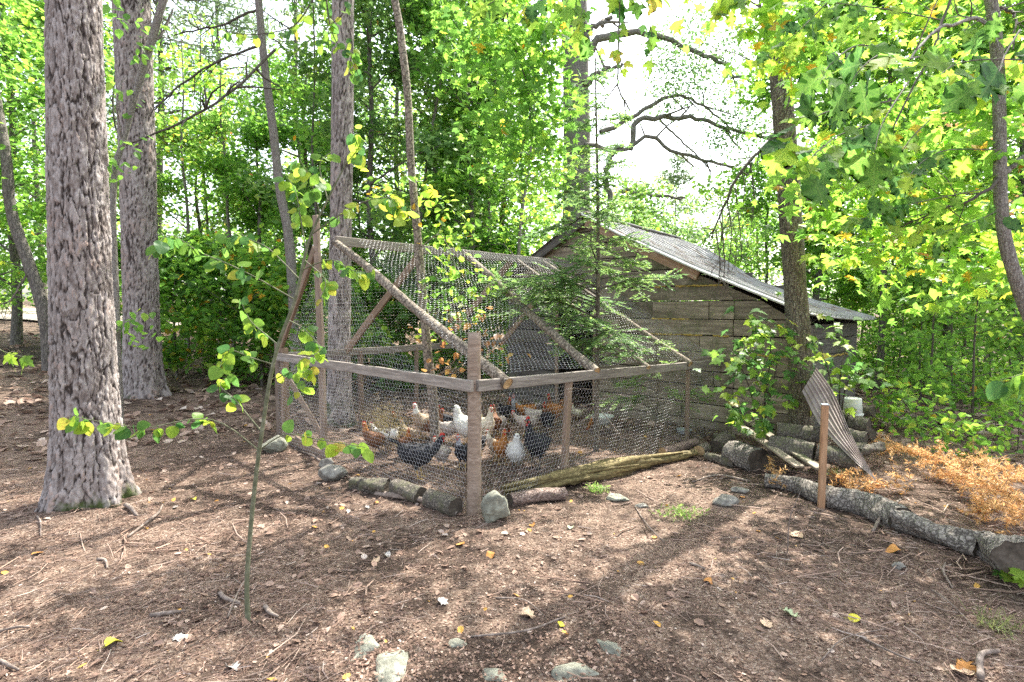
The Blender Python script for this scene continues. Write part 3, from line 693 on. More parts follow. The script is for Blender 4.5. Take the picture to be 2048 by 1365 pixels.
# ---- big pines
def pine_trunk(name, label, px_top, px_base, hw_top, hw_base, pyb, H, seed, moss=True, barkk='pine', d=None, nth=110, nzz=260):
    g = G(px_base, pyb); d = g.y if d is None else d
    tp = P(px_top, 0, d); ca = d / math.hypot(d, tp.x); r_b = hw_base * d / F_PX * ca; r_t = hw_top * d / F_PX * ca
    o = thing(name, label, 'pine tree')
    bx = P(px_base, pyb, d).x
    z0 = gz(bx, d); slope = (tp.x - bx) / (tp.z - z0)
    zz = np.concatenate([np.linspace(-.25, 7.5 if nth < 200 else 5.6, nzz), np.linspace(7.6, H, 30)]); th = np.linspace(0, 2 * np.pi, nth, endpoint=False)
    TH, Z = np.meshgrid(th, zz)
    rad = np.interp(Z, [0, 1.2, tp.z - z0, H], [r_b, r_b * .90, r_t, r_t * .5])
    flare = .34 * r_b * np.exp(-np.clip(Z, 0, 9) / .22) * (0.6 + .6 * np.cos(TH * 5 + seed + 1.3 * np.sin(TH * 2))) + .12 * r_b * np.exp(-np.clip(Z, 0, 9) / .6)
    circ = max(6, int(2 * math.pi * r_b / .060))
    wx = TH / (2 * np.pi) * circ; wy = Z / .34
    wxx = wx + .55 * vnoise(TH * 4 + 5, Z * 4, seed) + .45 * vnoise(wx * 2.2, Z * 16, seed + 4) + .2 * vnoise(wx * 5, Z * 38, seed + 14); wyy = wy + .9 * vnoise(wx * 1.2, Z * 5, seed + 1) + .35 * vnoise(wx * 3, Z * 14, seed + 6)
    e, idv = voro(wxx, wyy, seed, circ); e2, id2 = voro(wx * 2 + .5 * vnoise(wx * 5, Z * 25, seed + 21), Z / .07 + 1.0 * vnoise(wx * 3, Z * 12, seed + 22), seed + 7, circ * 2)
    fine = vnoise(wx * 5, Z * 30, seed + 2) + .6 * vnoise(wx * 11, Z * 62, seed + 3)
    furrow = np.clip((e + .10 * fine) / .16, 0, 1) ** .7; plate = furrow * (.72 + .28 * np.clip(e2 / .10, 0, 1))
    dsp = r_b * (.058 * furrow + .022 * (idv - .5) + .010 * np.clip(e2 / .10, 0, 1) + .040 * fine + .040 * (id2 - .5) * furrow)
    RR = rad + flare + dsp - r_b * .05
    wob = .03 * np.sin(Z * .7 + seed)
    V = np.stack([bx + slope * Z + RR * np.cos(TH) + wob * .5, d + RR * np.sin(TH) + 0 * Z, z0 + Z], -1).reshape(-1, 3)
    i = np.arange(len(zz) - 1)[:, None] * nth; j = np.arange(nth)[None, :]; j2 = (j + 1) % nth
    Fq = np.stack([i + j, i + j2, i + nth + j2, i + nth + j], -1).reshape(-1, 4)
    tint = np.clip(.52 + .18 * (idv - .5) + .38 * (id2 - .5) + .35 * fine, 0, 1)
    crack = plate
    tf = tint[:-1].ravel() * 1.0
    ob = quick('trunk', V, Fq, M[barkk], o, smooth=True, tint=tf)
    a = ob.data.attributes.new('fissure', 'FLOAT', 'POINT'); a.data.foreach_set('value', crack.ravel().astype(np.float32))
    return o, (bx, d, z0, slope, r_t)
# plate bark material uses the plate id
m, nt, bs = newmat('plated_pine_bark')
tn = N(nt, 'ShaderNodeAttribute', attribute_name='tint').outputs['Fac']; fs = N(nt, 'ShaderNodeAttribute', attribute_name='fissure').outputs['Fac']
v = coords(nt, (1, 1, .45)); n1 = nz(nt, v, 26, 6, .75); n2 = nz(nt, coords(nt), 2.2, 4)
f = N(nt, 'ShaderNodeMath', {0: N(nt, 'ShaderNodeMath', {0: tn, 1: .5}, operation='MULTIPLY').outputs[0], 1: N(nt, 'ShaderNodeMath', {0: n1, 1: .5}, operation='MULTIPLY').outputs[0]}, operation='ADD').outputs[0]
col = ramp(nt, f, [(.25, (.10, .075, .065)), (.42, (.20, .165, .15)), (.56, (.30, .265, .25)), (.72, (.46, .42, .40))])
red = N(nt, 'ShaderNodeMapRange', {'Value': N(nt, 'ShaderNodeMath', {0: tn, 1: n2}, operation='ADD').outputs[0], 'From Min': 1.18, 'From Max': 1.4}).outputs[0]
col = mix(nt, N(nt, 'ShaderNodeMath', {0: red, 1: .7}, operation='MULTIPLY').outputs[0], col, (.28, .18, .14))
fr = N(nt, 'ShaderNodeMapRange', {'Value': N(nt, 'ShaderNodeMath', {0: fs, 1: N(nt, 'ShaderNodeMath', {0: n1, 1: .5}, operation='MULTIPLY').outputs[0]}, operation='ADD').outputs[0], 'From Min': .55, 'From Max': 1.15}).outputs[0]
col = mix(nt, fr, (.045, .033, .028), col)
sz_ = N(nt, 'ShaderNodeSeparateXYZ', {0: coords(nt)}).outputs[2]
mo = N(nt, 'ShaderNodeMapRange', {'Value': N(nt, 'ShaderNodeMath', {0: sz_, 1: N(nt, 'ShaderNodeMath', {0: nz(nt, coords(nt), 5, 4), 1: 1.6}, operation='MULTIPLY').outputs[0]}, operation='SUBTRACT').outputs[0], 'From Min': -.62, 'From Max': -.85}).outputs[0]
col = mix(nt, mo, col, (.055, .075, .018))
nt.links.new(col, bs.inputs['Base Color']); bs.inputs['Roughness'].default_value = .95
bump(nt, bs, n1, .9, .012); M['pineplate'] = m

def pine_crown(o, info, H, z_lo, seed, n=2200, cr=2.6):
    """high crown above the picture: boughs with needle tufts, it throws the dappled shade"""
    rng = np.random.default_rng(seed); bx, d, z0, sl, rt = info; A = Acc(); C = []
    for b in range(26):
        z = z_lo + (H - z_lo) * (b + rng.random()) / 26; az = rng.random() * 6.28; L = cr * (1.1 - .8 * (z - z_lo) / (H - z_lo)) * (.6 + .6 * rng.random())
        c = np.array([bx + sl * z, d, z0 + z]); dd = np.array([math.cos(az), math.sin(az), .12]); e = c + dd * L
        A.add(tubeg(spline([c, c + dd * L * .5 + [0, 0, .1], e], 6), np.linspace(.05, .01, 6), 5))
        for s in range(7): C.append(c + dd * L * (.35 + .7 * s / 7) + rng.normal(size=3) * .22)
    tag(A.build('branches', M['bgbark'], o), kind='stuff'); C = np.array(C)
    pos = C[rng.integers(0, len(C), n)] + rng.normal(size=(n, 3)) * [.22, .22, .10]
    leafmesh('foliage', pos, .22, 'thin', M['pineneedle'], o, rng, tint=(.5, .2), sizevar=.2)
o, inf = pine_trunk('pine_tree', 'broad pine trunk nearest the camera, with plated grey bark and mossy base', 150, 178, 54, 72, 1000, 15, 3, barkk='pineplate', nth=220, nzz=500)
pine_crown(o, inf, 15, 9, 1)
o, inf = pine_trunk('pine_tree', 'second pine trunk, standing just behind the nearest broad pine', 262, 290, 37, 40, 792, 15, 11, barkk='pineplate')
pine_crown(o, inf, 15, 9, 2)
o, inf = pine_trunk('pine_tree', 'straight grey pine trunk directly behind the tall post of the wire run', 684, 680, 21, 24, 850, 14, 23, barkk='pineplate')
pine_crown(o, inf, 14, 8.5, 3)

# ---- slim trees with measured courses: (name,label,px path [(px,py)],d,half widths px, ...)
def slim(name, label, pts, d, hw, bark, cat='tree', ext=None, ndim=40, depth=None):
    """trunk following a measured course at one distance; ext continues it above the picture"""
    o = thing(name, label, cat)
    W_ = [P(a, b, (depth[i] if depth else d)) for i, (a, b) in enumerate(pts)]
    base = W_[-1]; base.z = gz(base.x, base.y) - .1
    W_ = W_[::-1]
    if ext: W_ += [W_[-1] + Vector(e) for e in ext]
    r = np.interp(np.linspace(0, 1, ndim), np.linspace(0, 1, len(hw)), hw) * d / F_PX * (d / math.hypot(d, W_[0].x))
    p = spline(W_, ndim); V, Fq = tubeg(p, r, 14, .10, np.random.default_rng(int(d * 10)))
    t, a, b = frames(p)
    quick('trunk', V, Fq, M[bark], o, smooth=True, tint=np.full(len(Fq), .5))
    return o, p, r
def limb(o, pts, r0, r1, bark, name='limb', n=16, k=6, tw=0, rng=None, twl=.3):
    A = Acc(); p = spline(pts, n); rg = rng or np.random.default_rng(len(pts) * 7 + int(abs(p[0][0]) * 100))
    p[1:-1] += rg.normal(size=(n - 2, 3)) * r0 * .35
    A.add(tubeg(p, np.linspace(r0, r1, n), k, .2, rg))
    for s in range(tw):
        i = rg.integers(n // 4, n - 1); dd = p[i] - p[i - 1]; dd /= np.linalg.norm(dd) + 1e-6; dd = dd + rg.normal(size=3) * .8; dd /= np.linalg.norm(dd)
        L = twl * (.4 + rg.random()); q = [p[i], p[i] + dd * L * .5 + rg.normal(size=3) * .05 * L, p[i] + dd * L + rg.normal(size=3) * .12 * L]
        A.add(tubeg(spline(q, 5), np.linspace(max(r1, r0 * .3), max(.0015, r1 * .4), 5), 4))
        if rg.random() < .6:
            d2 = dd + rg.normal(size=3) * .7; A.add(tubeg(spline([q[1], q[1] + d2 * L * .4], 3), np.linspace(max(r1 * .6, r0 * .15), .0012, 3), 3))
    return A.build(name, M[bark], o, smooth=True)
def leaf_on(o, centers, n, size, tname, mat, tc, sig, seed, name='foliage', **kw):
    rng = np.random.default_rng(seed); C = np.array([list(c) for c in centers])
    pos = C[rng.integers(0, len(C), n)] + rng.normal(size=(n, 3)) * sig
    return leafmesh(name, pos, size, tname, M[mat], o, rng, tint=clump_tint(pos, rng, *tc), **kw)

# right trunk by the shed
o, p, r = slim('maple_tree', 'speckled grey-brown trunk standing in front of the right end of the shed', [(1540, -60), (1558, 120), (1572, 300), (1588, 540), (1600, 720), (1606, 862)], 6.3,
     [27, 24, 22, 21, 20], 'maplebark', ext=[(-.15, 0.1, 1.6), (-.2, .2, 3.6), (-.2, .3, 6)])
limb(o, [P(1570, 215, 6.3), P(1535, 90, 6.5), P(1512, -40, 6.8)], .035, .015, 'maplebark', tw=2)
limb(o, [P(1562, 262, 6.3), P(1520, 300, 6.2), P(1478, 350, 6.1), P(1445, 420, 6.1), P(1424, 478, 6.1)], .024, .007, 'darktwig', tw=9, twl=.35, name='dead_branch')
for q in ((1440, 430), (1455, 400), (1500, 325), (1470, 375), (1432, 460)):
    limb(o, [P(q[0], q[1], 6.1), P(q[0] + 8, q[1] + 70, 6.05), P(q[0] - 6 + q[0] % 23, q[1] + 150, 6.0)], .008, .0028, 'darktwig', tw=18, twl=.2, name='dead_branch', n=12)
limb(o, [P(1585, 390, 6.3), P(1640, 410, 6.7), P(1690, 450, 7.2)], .012, .004, 'maplebark', tw=5)
limb(o, [P(1560, 170, 6.3), P(1500, 120, 6.9), P(1420, 92, 7.2)], .012, .004, 'maplebark', tw=8)
CR = [Vector((3.0 + 1.7 * math.cos(a) * k, 6.6 + 1.8 * math.sin(a) * k, 6.6 + z)) for a in np.linspace(0, 6, 9) for k in (.5, 1) for z in (0, 1.6, 3.0)]
leaf_on(o, CR, 1900, .11, 'maple', 'leafbright', (.5, .2), .35, 5)
# crooked thin pale tree inside the run
o, p, r = slim('thin_tree', 'thin crooked pale-barked tree growing up through the wire roof of the run', [(782, -60), (800, 60), (815, 190), (822, 330), (834, 460), (846, 600), (856, 720), (866, 800), (872, 905)], 6.4,
     [10, 9.5, 8, 7.5, 7, 6], 'palebark', ext=[(-.05, .1, 1.2), (.1, .2, 3.0)])
limb(o, [P(836, 500, 6.4), P(880, 470, 6.3), P(905, 520, 6.2)], .008, .003, 'palebark', tw=6)
limb(o, [P(850, 640, 6.4), P(890, 600, 6.3), P(915, 640, 6.2)], .008, .003, 'palebark', tw=6)
limb(o, [P(858, 760, 6.4), P(890, 740, 6.2), P(930, 700, 6.1)], .008, .003, 'palebark', tw=6)
CC = [P(a, b, 6.2 + .3 * random.random()) for a, b in ((880, 480), (905, 520), (925, 470), (870, 590), (905, 620), (940, 640), (890, 420), (850, 380), (960, 560), (870, 665), (900, 560), (930, 600), (765, 380), (800, 420))]
leaf_on(o, CC, 380, .085, 'ovate', 'leafbright', (.6, .25), [.13, .12, .11], 6)
DD = [P(a, b, 6.1) for a, b in ((910, 640), (890, 700), (950, 640), (870, 660), (985, 690), (1000, 710), (905, 740))]
leaf_on(o, DD, 70, .08, 'ovate', 'rusty', (.5, .25), [.14, .1, .10], 61, name='withered_leaves', droop=.9)
CR = [Vector((-1.2 + 1.6 * math.cos(a) * k, 6.9 + 1.6 * math.sin(a) * k, 6.9 + z)) for a in np.linspace(0, 6, 8) for k in (.4, 1) for z in (0, 1.3)]
leaf_on(o, CR, 900, .10, 'ovate', 'leafbright', (.5, .2), .35, 7)
# slim trunk left of the middle pine
o, p, r = slim('thin_tree', 'slim grey trunk rising between the second pine and the middle pine', [(512, -60), (528, 120), (545, 250), (560, 380), (578, 480), (588, 640), (592, 765)], 9.6, [10, 10, 9, 8, 7, 5], 'greybark', ext=[(-.1, 0, 2), (0, .2, 5)])
limb(o, [P(550, 100, 9.6), P(480, 170, 9.0), P(400, 225, 8.6), P(330, 260, 8.4), P(248, 292, 8.2)][::-1], .012, .022, 'darktwig', name='branch', tw=8, twl=.5)
limb(o, [P(528, 90, 9.6), P(440, 120, 9.4), P(360, 170, 9.2), P(310, 220, 9.0)], .02, .012, 'darktwig', name='branch', tw=10, twl=.5)
limb(o, [P(515, 20, 9.6), P(440, 50, 9.4), P(350, 70, 9.2)], .02, .01, 'darktwig', name='branch', tw=10, twl=.5)
CR = [Vector((-4.0 + 1.9 * math.cos(a) * k, 10 + 1.8 * math.sin(a) * k, 8.6 + z)) for a in np.linspace(0, 6, 9) for k in (.5, 1) for z in (0, 1.6, 3.0)]
leaf_on(o, CR, 1700, .13, 'ovate', 'leaf', (.5, .2), .4, 8)
# leaning grey limb in front of the second pine
o, p, r = slim('leaning_dead_tree', 'leaning bare grey stem crossing in front of the second pine', [(345, -60), (318, 30), (292, 120), (268, 200), (248, 280), (232, 330), (226, 420), (232, 600), (236, 760)], 6.9, [9, 7, 7, 6, 8, 9, 8], 'greybark', cat='dead tree')
limb(o, [P(300, 95, 6.9), P(330, 60, 7.0), P(345, 20, 7.1)], .02, .008, 'greybark', name='branch', tw=4)
limb(o, [P(246, 290, 6.9), P(236, 220, 6.8), P(244, 160, 6.9)], .012, .005, 'greybark', name='branch', tw=6)
LF = [P(a, b, 6.8) for a, b in ((225, 30), (235, 350), (300, 100), (320, 130), (290, 40), (262, 300), (255, 665), (262, 655), (240, 200))]
leaf_on(o, LF, 120, .10, 'ovate', 'leafbright', (.45, .2), [.12, .12, .12], 9, droop=.8)
# bent trunk at far left
o, p, r = slim('bent_tree', 'short leaning dark trunk behind the nearest pine at the left edge', [(10, 300), (22, 420), (55, 520), (78, 590), (92, 660), (96, 742)], 10.5, [13, 14, 13, 11, 10], 'bgbark', ext=[(-.5, .3, 2), (-.8, .3, 5)])
limb(o, [P(60, 540, 10.5), P(20, 600, 10.0), P(-20, 610, 9.8)], .02, .008, 'darktwig', tw=6, twl=.5)
CR = [Vector((-11.0 + 2 * math.cos(a) * k, 10.8 + 2 * math.sin(a) * k, 4.6 + z)) for a in np.linspace(0, 6, 9) for k in (.5, 1) for z in (0, 1.3, 2.6)]
leaf_on(o, CR, 3600, .12, 'ovate', 'leafbright', (.45, .2), .42, 10)
# rightmost curved oak trunk and its limbs
oak, p, r = slim('oak_tree', 'curved slim oak trunk at the right edge, its lobed leaves hanging across the view', [(1972, -80), (1990, 60), (1998, 200), (2000, 340), (2004, 440), (2020, 520), (2050, 610), (2085, 720), (2120, 900)], 4.6, [18, 17, 16, 15, 14, 13], 'greybark', ext=[(-.1, 0, 1), (-.2, .1, 3), (0, 0, 5)])
limb(oak, [P(1995, 70, 4.6), P(1955, 38, 4.3), P(1905, 50, 4.0), P(1870, 62, 3.8), P(1820, 120, 3.4)], .018, .006, 'greybark', tw=6)
limb(oak, [P(2000, 15, 4.6), P(2028, 30, 4.5), P(2026, 100, 4.3)], .014, .006, 'darktwig', tw=4)
limb(oak, [P(2004, 350, 4.6), P(1960, 390, 4.5), P(1880, 420, 4.6), P(1800, 455, 4.9)], .016, .005, 'darktwig', tw=10, twl=.4)
limb(oak, [P(2010, 345, 4.6), P(2040, 320, 4.6), P(2080, 290, 4.6)], .022, .018, 'greybark', tw=2)
limb(oak, [P(1915, -40, 4.4), P(1880, 60, 4.2), P(1860, 110, 4.0), P(1780, 260, 3.8), P(1700, 345, 3.6)], .010, .004, 'darktwig', tw=10, twl=.4)

# ---- dead giant behind the shed
o, p, r = slim('dead_giant_tree', 'tall thick grey trunk with long bare arching limbs behind the shed', [(1148, -60), (1150, 60), (1152, 180), (1154, 320), (1152, 470), (1150, 640)], 15.5, [30, 27, 26, 26, 25, 25], 'greybark', ext=[(0, 0, 3), (.1, .1, 6)])
D = 15.2
for pts, r0, r1, tw in (([(1172, 110), (1200, 82), (1265, 64), (1340, 82), (1400, 108), (1440, 130), (1500, 165), (1540, 195)], .14, .03, 5),
                    ([(1165, 100), (1180, 60), (1225, 35)], .12, .08, 2), ([(1170, 165), (1200, 145), (1245, 128)], .12, .06, 3),
                    ([(1200, 265), (1260, 240), (1310, 205), (1360, 192), (1410, 215), (1465, 262)], .09, .03, 6),
                    ([(1260, 300), (1275, 242), (1340, 236), (1400, 238), (1440, 255), (1500, 268), (1560, 285)], .10, .05, 6),
                    ([(1170, 290), (1240, 302), (1300, 275), (1340, 300), (1400, 318), (1440, 330), (1500, 345), (1560, 372)], .08, .04, 9),
                    ([(1320, 240), (1360, 280), (1400, 318), (1422, 345)], .04, .02, 4),
                    ([(1220, 400), (1212, 350), (1225, 310), (1245, 290)], .10, .09, 1),
                    ([(1238, 30), (1236, 130), (1238, 180), (1260, 220)], .035, .03, 4), ([(1130, 70), (1110, 20), (1100, -40)], .07, .05, 2)):
    limb(o, [P(a, b, D) for a, b in pts], r0 * .78, r1 * .7, 'greybark', tw=tw, twl=.8, n=24, k=7)
limb(o, [P(1240, 380, 15), P(1290, 388, 15), P(1370, 396, 15)], .06, .03, 'greybark', tw=3, name='limb')
SP = [P(a, b, 15 + random.random()) for a, b in ((1340, 80), (1370, 110), (1320, 120), (1400, 150), (1380, 175), (1450, 190), (1430, 130), (1460, 100), (1400, 60), (1500, 150), (1350, 140), (1330, 205), (1430, 270), (1480, 240), (1500, 275), (1510, 300), (1440, 285), (1480, 215), (1400, 30), (1520, 80), (1330, 190), (1520, 250), (1500, 60))]
leaf_on(o, SP, 8200, .088, 'quad', 'leaf', (.25, .18), [.36, .4, .30], 12)
CR = [Vector((1.8 + 3.2 * math.cos(a) * k, 15.4 + 3 * math.sin(a) * k, 12.5 + z)) for a in np.linspace(0, 6, 9) for k in (.3, .6, 1) for z in (0, 1.6, 3.2)]
leaf_on(o, CR, 2600, .16, 'quad', 'leaf', (.35, .2), .6, 13)

# ---- broadleaf trees of the wood: x,y from the photo column and distance
def T(px, d, **k):
    k['n'] = int(k['n'] * (1.25 if k.get('sub', 5) == 5 else 1)); k['size'] = k['size'] * (.79 if k.get('sub', 5) == 5 else 1)
    if d >= 14.8 and k.get('tname') != 'thin': k['tname'] = 'quad'
    elif k.get('tname') == 'maple': k['tname'] = 'maple3'; k['size'] *= 1.1
    x = px2x(px, d); return tree(k.pop('name', 'broadleaf_tree'), k.pop('label'), x, d, **k)
GB = 'trees of the wood behind the run and shed'
T(30, 13.0, label='leafy tree with full bright green crown behind the leftmost pine, near the dirt track', H=10, r=.10, cb=1.2, cr=2.3, n=9000, size=.14, seed=1, group=GB, mat='leafbright', tc=(.42, .2))
T(-120, 11.0, label='bright leafy tree cut by the left edge of the view', H=9, r=.10, cb=1.5, cr=2.2, n=6000, size=.14, seed=2, group=GB, mat='leafbright', tc=(.5, .2))
T(215, 15.5, label='leafy tree showing between the two broad left pines', H=11, r=.10, cb=.8, cr=2.3, n=7500, size=.15, seed=3, group=GB, tc=(.45, .2))
T(400, 14.5, label='low leafy tree with sky above it, right of the second pine', H=5.6, r=.07, cb=.5, cr=2.3, n=9000, size=.13, seed=4, group=GB, tc=(.5, .2))
T(520, 12.8, label='dense green tree behind the slim grey trunk', H=5.4, r=.07, cb=.5, cr=1.9, n=8500, size=.12, seed=5, group=GB, mat='leafbright', tc=(.38, .2))
T(620, 13.8, label='leafy tree just left of the middle pine trunk', H=6.8, r=.08, cb=.8, cr=1.9, n=8500, size=.13, seed=6, group=GB, mat='leafbright', tc=(.42, .2))
T(750, 11.6, label='dark slim trunk with green crown right of the middle pine', H=10.5, r=.075, cb=1.6, cr=1.9, n=9000, size=.13, tname='maple', seed=7, group=GB, tc=(.4, .18))
T(880, 12.8, label='green maple behind the crooked pale tree', H=10.5, r=.08, cb=1.0, cr=2.2, n=10500, size=.14, tname='maple', seed=8, group=GB, tc=(.42, .2))
T(940, 11.4, label='full maple left of the thick grey dead trunk', H=9.5, r=.07, cb=1.5, cr=1.5, n=6500, size=.13, tname='maple', seed=9, group=GB, mat='leafbright', tc=(.42, .2), prof=lambda f: .75)
T(1010, 13.5, label='yellow-green maple just in front of the thick grey dead trunk', H=9.5, r=.08, cb=1.3, cr=1.2, n=4200, size=.14, tname='maple', seed=10, group=GB, mat='leafbright', tc=(.55, .2))
T(950, 16.5, label='tall bushy tree filling the gap above the wire ridge', H=12, r=.1, cb=1.0, cr=2.6, n=9000, size=.17, seed=11, group=GB, tc=(.35, .18))
T(800, 17.5, label='tall tree half hidden behind the crooked pale tree', H=12, r=.1, cb=1.0, cr=2.5, n=8000, size=.17, seed=12, group=GB, tc=(.35, .2))
T(1225, 16.5, label='small pale green tree over the shed ridge', H=4.6, r=.05, cb=1.0, cr=1.2, n=2600, size=.13, seed=13, group=GB, tc=(.5, .15))
T(1300, 19, label='thin pale tree behind the shed roof', H=5.6, r=.05, cb=.8, cr=1.6, n=3200, size=.15, seed=14, group=GB, tc=(.45, .2))
T(1440, 18, label='pale leafy tree behind the middle of the shed roof', H=5.3, r=.05, cb=.8, cr=1.7, n=3600, size=.15, seed=15, group=GB, tc=(.45, .2))
T(1530, 14, label='small leafy tree left of the speckled trunk, over the roof', H=5.4, r=.05, cb=1.0, cr=1.4, n=3800, size=.13, seed=16, group=GB, mat='leafbright', tc=(.4, .2))
T(1640, 12.5, label='leafy tree just right of the speckled trunk', H=9.5, r=.08, cb=1.8, cr=1.8, n=8500, size=.14, tname='maple', seed=17, group=GB, tc=(.5, .2), mat='leafbright')
T(1760, 11.5, label='bright green tree behind the right end of the roof', H=9, r=.07, cb=1.8, cr=1.9, n=9000, size=.14, tname='maple', seed=18, group=GB, tc=(.5, .2), mat='leafbright')
T(1900, 12.5, label='yellow-green tree behind the curved oak trunk', H=10, r=.08, cb=1.8, cr=2.2, n=9500, size=.15, tname='maple', seed=19, group=GB, tc=(.55, .2), mat='leafbright')
T(2040, 10.5, label='bright leafy tree at the right edge', H=9, r=.08, cb=1.8, cr=2.0, n=7500, size=.14, tname='maple', seed=20, group=GB, tc=(.5, .2), mat='leafbright')
T(2180, 9.0, label='leafy tree cut by the right edge of the view', H=8, r=.08, cb=1.2, cr=1.8, n=4000, size=.14, tname='maple', seed=21, group=GB, tc=(.5, .2), mat='leafbright')
T(1830, 17, label='tall green tree deep in the wood on the right', H=12, r=.10, cb=1.0, cr=2.6, n=8000, size=.18, seed=22, group=GB, tc=(.4, .2))
T(1980, 18, label='tall tree deep in the wood beside the right edge', H=12, r=.10, cb=1.0, cr=2.6, n=7000, size=.18, seed=23, group=GB, tc=(.4, .2))
T(1700, 18, label='grey-green tree deep behind the shed eave', H=10, r=.10, cb=1.0, cr=2.4, n=6500, size=.17, seed=24, group=GB, tc=(.3, .15))
T(90, 19, label='tree beyond the dirt track', H=11, r=.10, cb=1.0, cr=3.0, n=6500, size=.2, seed=25, group=GB, mat='leafbright', tc=(.5, .2))
# undergrowth shrubs
sh = [(350, 10.6, 2.3, 1.1, 'dark leafy shrub just right of the second pine'), (440, 11.0, 2.5, 1.2, 'dense shrub left of the wire run'), (520, 10.4, 2.2, 1.0, 'leafy shrub behind the left post of the run'),
      (615, 10.2, 2.0, 1.0, 'green shrub seen through the gable wire'), (760, 10.6, 1.9, 1.0, 'shrub behind the back netting, right of the middle pine'), (850, 10.9, 2.3, 1.1, 'shrub behind the netting near the crooked pale tree'),
      (930, 11.4, 2.4, 1.2, 'shrub behind the netting left of the shed'), (1000, 12.2, 2.8, 1.2, 'tall shrub touching the left eave of the shed'), (230, 13.5, 2.2, 1.3, 'shrub low between the two broad pines'),
      (690, 12.6, 2.6, 1.2, 'tall shrub behind the middle pine'), (-30, 19, 1.2, 1.5, 'low bright bush beside the dirt track')]
for i, (px, d, H, cr, lab) in enumerate(sh):
    T(px, d, name='shrub', label=lab, H=H, r=.025, cb=.15, cr=cr, n=int(1900 * cr), size=.15, seed=40 + i, group='undergrowth shrubs round the run', mat='leafbright', tc=(.42, .30), nb=14, cat='shrub', top=1.0, sig=.16)
sr = [(1790, 13.0, 2.0, .9, 'leafy bush right of the shed corner'), (1880, 14.0, 2.1, 1.0, 'bush in the wood right of the shed'), (1985, 12.4, 1.9, .9, 'bush under the curved oak trunk'), (1740, 14.4, 2.4, 1.2, 'bush behind the shed corner'),
      (2080, 10.2, 1.7, .8, 'bush at the right edge of the view'), (1930, 17, 2.6, 1.4, 'larger bush deep in the wood on the right'), (1820, 18, 2.6, 1.4, 'pale bush deep behind the right saplings')]
for i, (px, d, H, cr, lab) in enumerate(sr):
    T(px, d, name='shrub', label=lab, H=H, r=.02, cb=.25, cr=cr, n=int(1700 * cr), size=.11, tname='ovate', seed=60 + i, group='bushes in the wood on the right', tc=(.48, .2), mat='leafbright', nb=13, cat='shrub', top=1.0, sig=.17)
# saplings on the right, bare stems below
sp = [(1850, 870, 2.5, 'dark crooked sapling with bare lower stem, right of the bucket'), (1942, 880, 2.4, 'thin straight sapling right of the crooked one'), (1905, 845, 2.2, 'slender sapling between the two right saplings'),
      (2010, 840, 2.4, 'sapling below the curved oak trunk'), (1795, 800, 2.1, 'small sapling beside the shed corner'), (1840, 800, 2.6, 'sapling in the sunny clearing right of the shed')]
for i, (px, py, H, lab) in enumerate(sp):
    g = G(px, py)
    tree('sapling', lab, g.x, g.y, H, .018, .45, .68, 620, .085, tname='ovate', mat='leafbright', tc=(.45, .2), seed=80 + i, group='saplings in the clearing on the right', lean=(.2 - .1 * (i % 3), .1), nb=11, bark='darktwig', sig=.10, rise=.2, cat='sapling')

# slender stems of the young wood
rsx = random.Random(12); GS = 'slender young trees of the wood'
YT = [(250, 'slender stem in the gap between the two broad left pines'), (375, 'slender young tree first to the right of the second pine'), (425, 'thin young tree below the crossing dark branches on the left'), (470, 'thin dark stem just left of the slim grey trunk'),
      (640, 'slender young tree touching the left side of the middle pine'), (735, 'thin stem close to the right side of the middle pine'), (800, 'thin stem just left of the crooked pale tree, farther back'), (905, 'young tree right of the crooked pale tree'),
      (960, 'young stem above the middle of the wire ridge'), (1010, 'young stem above the right half of the wire ridge'), (1075, 'young tree just left of the thick grey dead trunk'), (1260, 'thin tree over the shed, under the arching dead limbs'),
      (1480, 'thin tree behind the drooping dead twigs over the roof'), (1535, 'thin tree just left of the speckled trunk above the roof'), (1665, 'thin stem behind the low end of the roof, near the speckled trunk'), (1715, 'thin stem rising behind the shed eave corner'),
      (1780, 'slender tree first to the right of the shed eave'), (1815, 'slender tree left of the two pale far trunks'), (1880, 'slender tree between the two pale far trunks'), (1925, 'slender tree left of the curved oak trunk'), (1965, 'slender tree close behind the curved oak trunk'), (2030, 'slender tree at the right edge behind the oak')]
for i, (px, lab) in enumerate(YT):
    d = 10.8 + 5 * rsx.random() if px < 1100 else 10.5 + 6 * rsx.random()
    if 1200 < px < 1600: d += 3; Hh = 4.6
    else: Hh = 6 + 3.5 * rsx.random()
    T(px, d, name='young_tree', label=lab, H=Hh, r=.03 + .02 * rsx.random(), cb=1.6, cr=.9, n=1000, size=.13, seed=120 + i, group=GS, mat='leafbright', tc=(.5, .22), bark='greybark' if i % 2 else 'bgbark', lean=(rsx.gauss(0, .5), 0), cat='young tree', nb=12)
SEED = [(1775, 860, 'low leafy seedling by the fallen orange bough, nearest the shed'), (1830, 905, 'small green seedling above the orange bough'), (1880, 800, 'seedling clump in the sunny clearing'), (1935, 930, 'low green seedling above the orange needles, right'),
        (1990, 880, 'leafy seedling under the rightmost saplings'), (2035, 905, 'seedling at the right edge of the clearing'), (1960, 780, 'seedling clump farther back in the clearing'), (1760, 775, 'seedling clump behind the bucket'), (2030, 800, 'seedling clump at the back right edge'), (1845, 765, 'pale seedling clump at the back of the clearing')]
for i, (px, py, lab) in enumerate(SEED):
    g = G(px, py); tree('seedling', lab, g.x, g.y, .45 + .5 * (i % 3) / 2, .006, .08, .30, 170, .08, tname='ovate', mat='leafbright', tc=(.55, .22), seed=160 + i, group='seedlings in the clearing', nb=8, bark='darktwig', sig=.08, cat='seedling', top=1.0)
